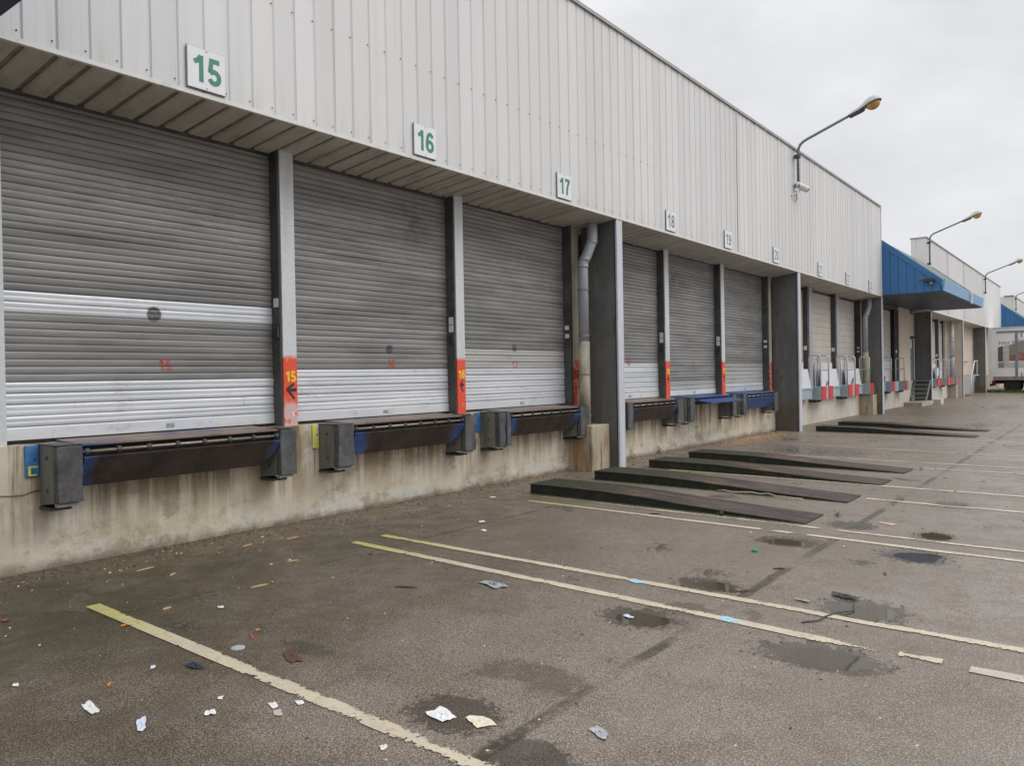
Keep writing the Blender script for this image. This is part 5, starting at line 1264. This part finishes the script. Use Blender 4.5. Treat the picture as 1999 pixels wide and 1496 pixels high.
for x, y, L, w, a, m, lab in [(3.64, -1.31, 0.15, 0.022, -0.15, 'wood', 'pale wood splinter lying in the open in front of bay 15'), (2.90, -1.28, 0.075, 0.022, 0.25, 'wood', 'short fat wood chip beside the top of the first line'), (4.30, -2.26, 0.17, 0.018, -1.1, 'darkwood', 'dark wet stick in the middle of the bay'),
                              (3.37, -0.06, 0.16, 0.016, 0.1, 'wood', 'long splinter close to the wall under bay 15'), (3.42, -0.42, 0.09, 0.02, 0.6, 'wood', 'stubby splinter near the wall under bay 15'), (4.42, 0.02, 0.12, 0.02, 0.2, 'wood', 'splinter at the wall foot between two white chips'),
                              (4.9, -0.05, 0.15, 0.02, 0.05, 'wood', 'splinter at the wall foot right of the white chips'), (4.3, -0.85, 0.11, 0.018, -0.3, 'wood', 'tan splinter left of the double lines'), (6.1, -5.0, 0.05, 0.01, 0.3, 'darkwood', 'small dark twig beside the torn black strip'),
                              (6.9, -5.15, 0.09, 0.016, 0.3, 'darkwood', 'dark twig right of the torn black strip'), (6.55, -4.4, 0.10, 0.014, -0.9, 'darkwood', 'dark twig beside the small brown puddle'), (8.2, -2.4, 0.13, 0.016, -1.2, 'darkwood', 'dark twig on the asphalt by the nearest ramp'), (2.2, -0.15, 0.09, 0.02, 0.3, 'wood', 'wood chip by the wall at the left edge')]:
    stick(x, y, L, w, a, m, lab)
vp = [(10.22 - 0.06 * math.sin(i * 0.9) - 0.01 * i, -2.3 - i * 0.12, KS * (-2.3 - i * 0.12) + 0.018 + 0.02 * abs(math.sin(i * 1.3))) for i in range(11)]
tag(part('dry_vine', MB().tube(vp, 0.008, 6), 'tan', smooth=True), 'dry beige vine lying along the second ramp', 'vine')
vp = [(5.25, -5.0, gz(5.25, -5.0) + 0.006), (5.35, -5.08, gz(5.35, -5.08) + 0.01), (5.46, -5.09, gz(5.46, -5.09) + 0.012), (5.6, -5.12, gz(5.6, -5.12) + 0.012), (5.75, -5.2, gz(5.75, -5.2) + 0.012), (5.9, -5.16, gz(5.9, -5.16) + 0.012)]
tag(part('loose_string', MB().tube([tuple(map(float, p)) for p in vp], 0.005, 6), 'blackbag', smooth=True), 'thin black string trailing from the grey puddle across the line', 'string')

# crumbs that nobody would count
def crumbs(name, n, mat, lab, place, smin, smax, flat=0.6):
    mb = MB()
    for i in range(n):
        x, y = place(); z = float(gz(x, y)); s = random.uniform(smin, smax) * (1 if random.random() < 0.9 else 1.8); a = random.uniform(0, 6.28); e = random.uniform(0.3, 1)
        p = []
        for k in range(4):
            q = a + k * 1.57 + random.uniform(-0.4, 0.4); p.append((x + s * math.cos(q), y + s * e * math.sin(q), z))
        h = s * flat * random.uniform(0.3, 1)
        mb.add(p + [(x + s * 0.3 * math.cos(a), y + s * 0.3 * math.sin(a), z + h + 0.002)], [(0, 1, 4), (1, 2, 4), (2, 3, 4), (3, 0, 4)])
    tag(part(name, mb, mat, org=(8, -1, 0)), lab, 'debris', kind='stuff')
def near_wall():
    while True:
        x = random.uniform(1.4, 21); y = YW - 0.02 - abs(random.gauss(0, 0.42))
        if not (11.0 < x < 11.8 and y > 0.18): return x, y
def yard():
    r = random.random() ** 1.5; return random.uniform(1.2, 5 + 9 * r), random.uniform(-6.8, 0.3)
crumbs('wood_chips', 900, 'chips', 'brown wood chips and crumbs swept against the dock wall', near_wall, 0.004, 0.016)
crumbs('grit', 2200, 'grit', 'dark grit and leaf crumbs lying along the wall foot', near_wall, 0.004, 0.018, 0.8)
crumbs('white_crumbs', 260, 'white_specks', 'white crumbs and specks scattered over the yard', lambda: near_wall() if random.random() < 0.45 else yard(), 0.003, 0.010)
crumbs('yard_grit', 500, 'grit', 'dark crumbs scattered over the open asphalt', yard, 0.003, 0.012, 0.7)
def saw(): return random.gauss(18.6, 1.3), min(YW - 0.02, random.gauss(0.25, 0.22))
crumbs('sawdust', 1500, 'sawdust', 'orange sawdust spilled along the wall under bay 20', saw, 0.008, 0.03, 0.15)
def by_puddles():
    cx, cy, a, b, d = random.choice(HOLES[:9]); t = random.uniform(0, 6.28); r = random.gauss(1.25, 0.28); return cx + a * r * math.cos(t), cy + b * r * math.sin(t)
crumbs('wet_leaves', 420, 'grit', 'dark wet leaf crumbs washed up around the puddles', by_puddles, 0.004, 0.016, 0.4)
def far_yard(): return random.uniform(9, 40), random.uniform(-8, -0.5)
crumbs('far_grit', 350, 'grit', 'dark clods and wet leaves scattered over the far asphalt', far_yard, 0.01, 0.05, 0.4)

# weeds
def weed(x, y, n, h, lab):
    t = thing('weed', (x, y, float(gz(x, y))), lab, 'weed', 'weeds in the asphalt'); mb = MB(); sb = MB(); z0 = float(gz(x, y))
    for i in range(n):
        a = random.uniform(0, 6.28); r = random.uniform(0.2, 1) * h; ex, ey, ez = x + r * 0.7 * math.cos(a), y + r * 0.7 * math.sin(a), z0 + h * random.uniform(0.2, 1)
        sb.tube([(x, y, z0), ((x + ex) / 2, (y + ey) / 2, z0 + (ez - z0) * 0.7), (ex, ey, ez)], 0.0022, 4)
        for k in range(3):
            f = 0.5 + 0.25 * k; px, py, pz = x + (ex - x) * f, y + (ey - y) * f, z0 + (ez - z0) * f; s = h * 0.22; b = random.uniform(0, 6.28)
            mb.add([(px, py, pz), (px + s * math.cos(b) + 0.3 * s * math.sin(b), py + s * math.sin(b) - 0.3 * s * math.cos(b), pz + s * 0.4), (px + 1.6 * s * math.cos(b), py + 1.6 * s * math.sin(b), pz + s * 0.3), (px + s * math.cos(b) - 0.3 * s * math.sin(b), py + s * math.sin(b) + 0.3 * s * math.cos(b), pz + s * 0.45)], [(0, 1, 2, 3)])
    tag(part('leaves', mb, 'leaf', t), kind='stuff'); part('stems', sb, 'leaf', t)
weed(8.56, -3.05, 10, 0.08, 'small green weed at the side of the nearest ramp'); weed(9.27, -4.14, 9, 0.07, 'small green weed at the far corner of the nearest ramp'); weed(14.27, -4.1, 7, 0.07, 'small green weed at the end of the fourth ramp'); weed(14.2, 0.6, 9, 0.15, 'pale weed growing up the dock wall under bay 18')
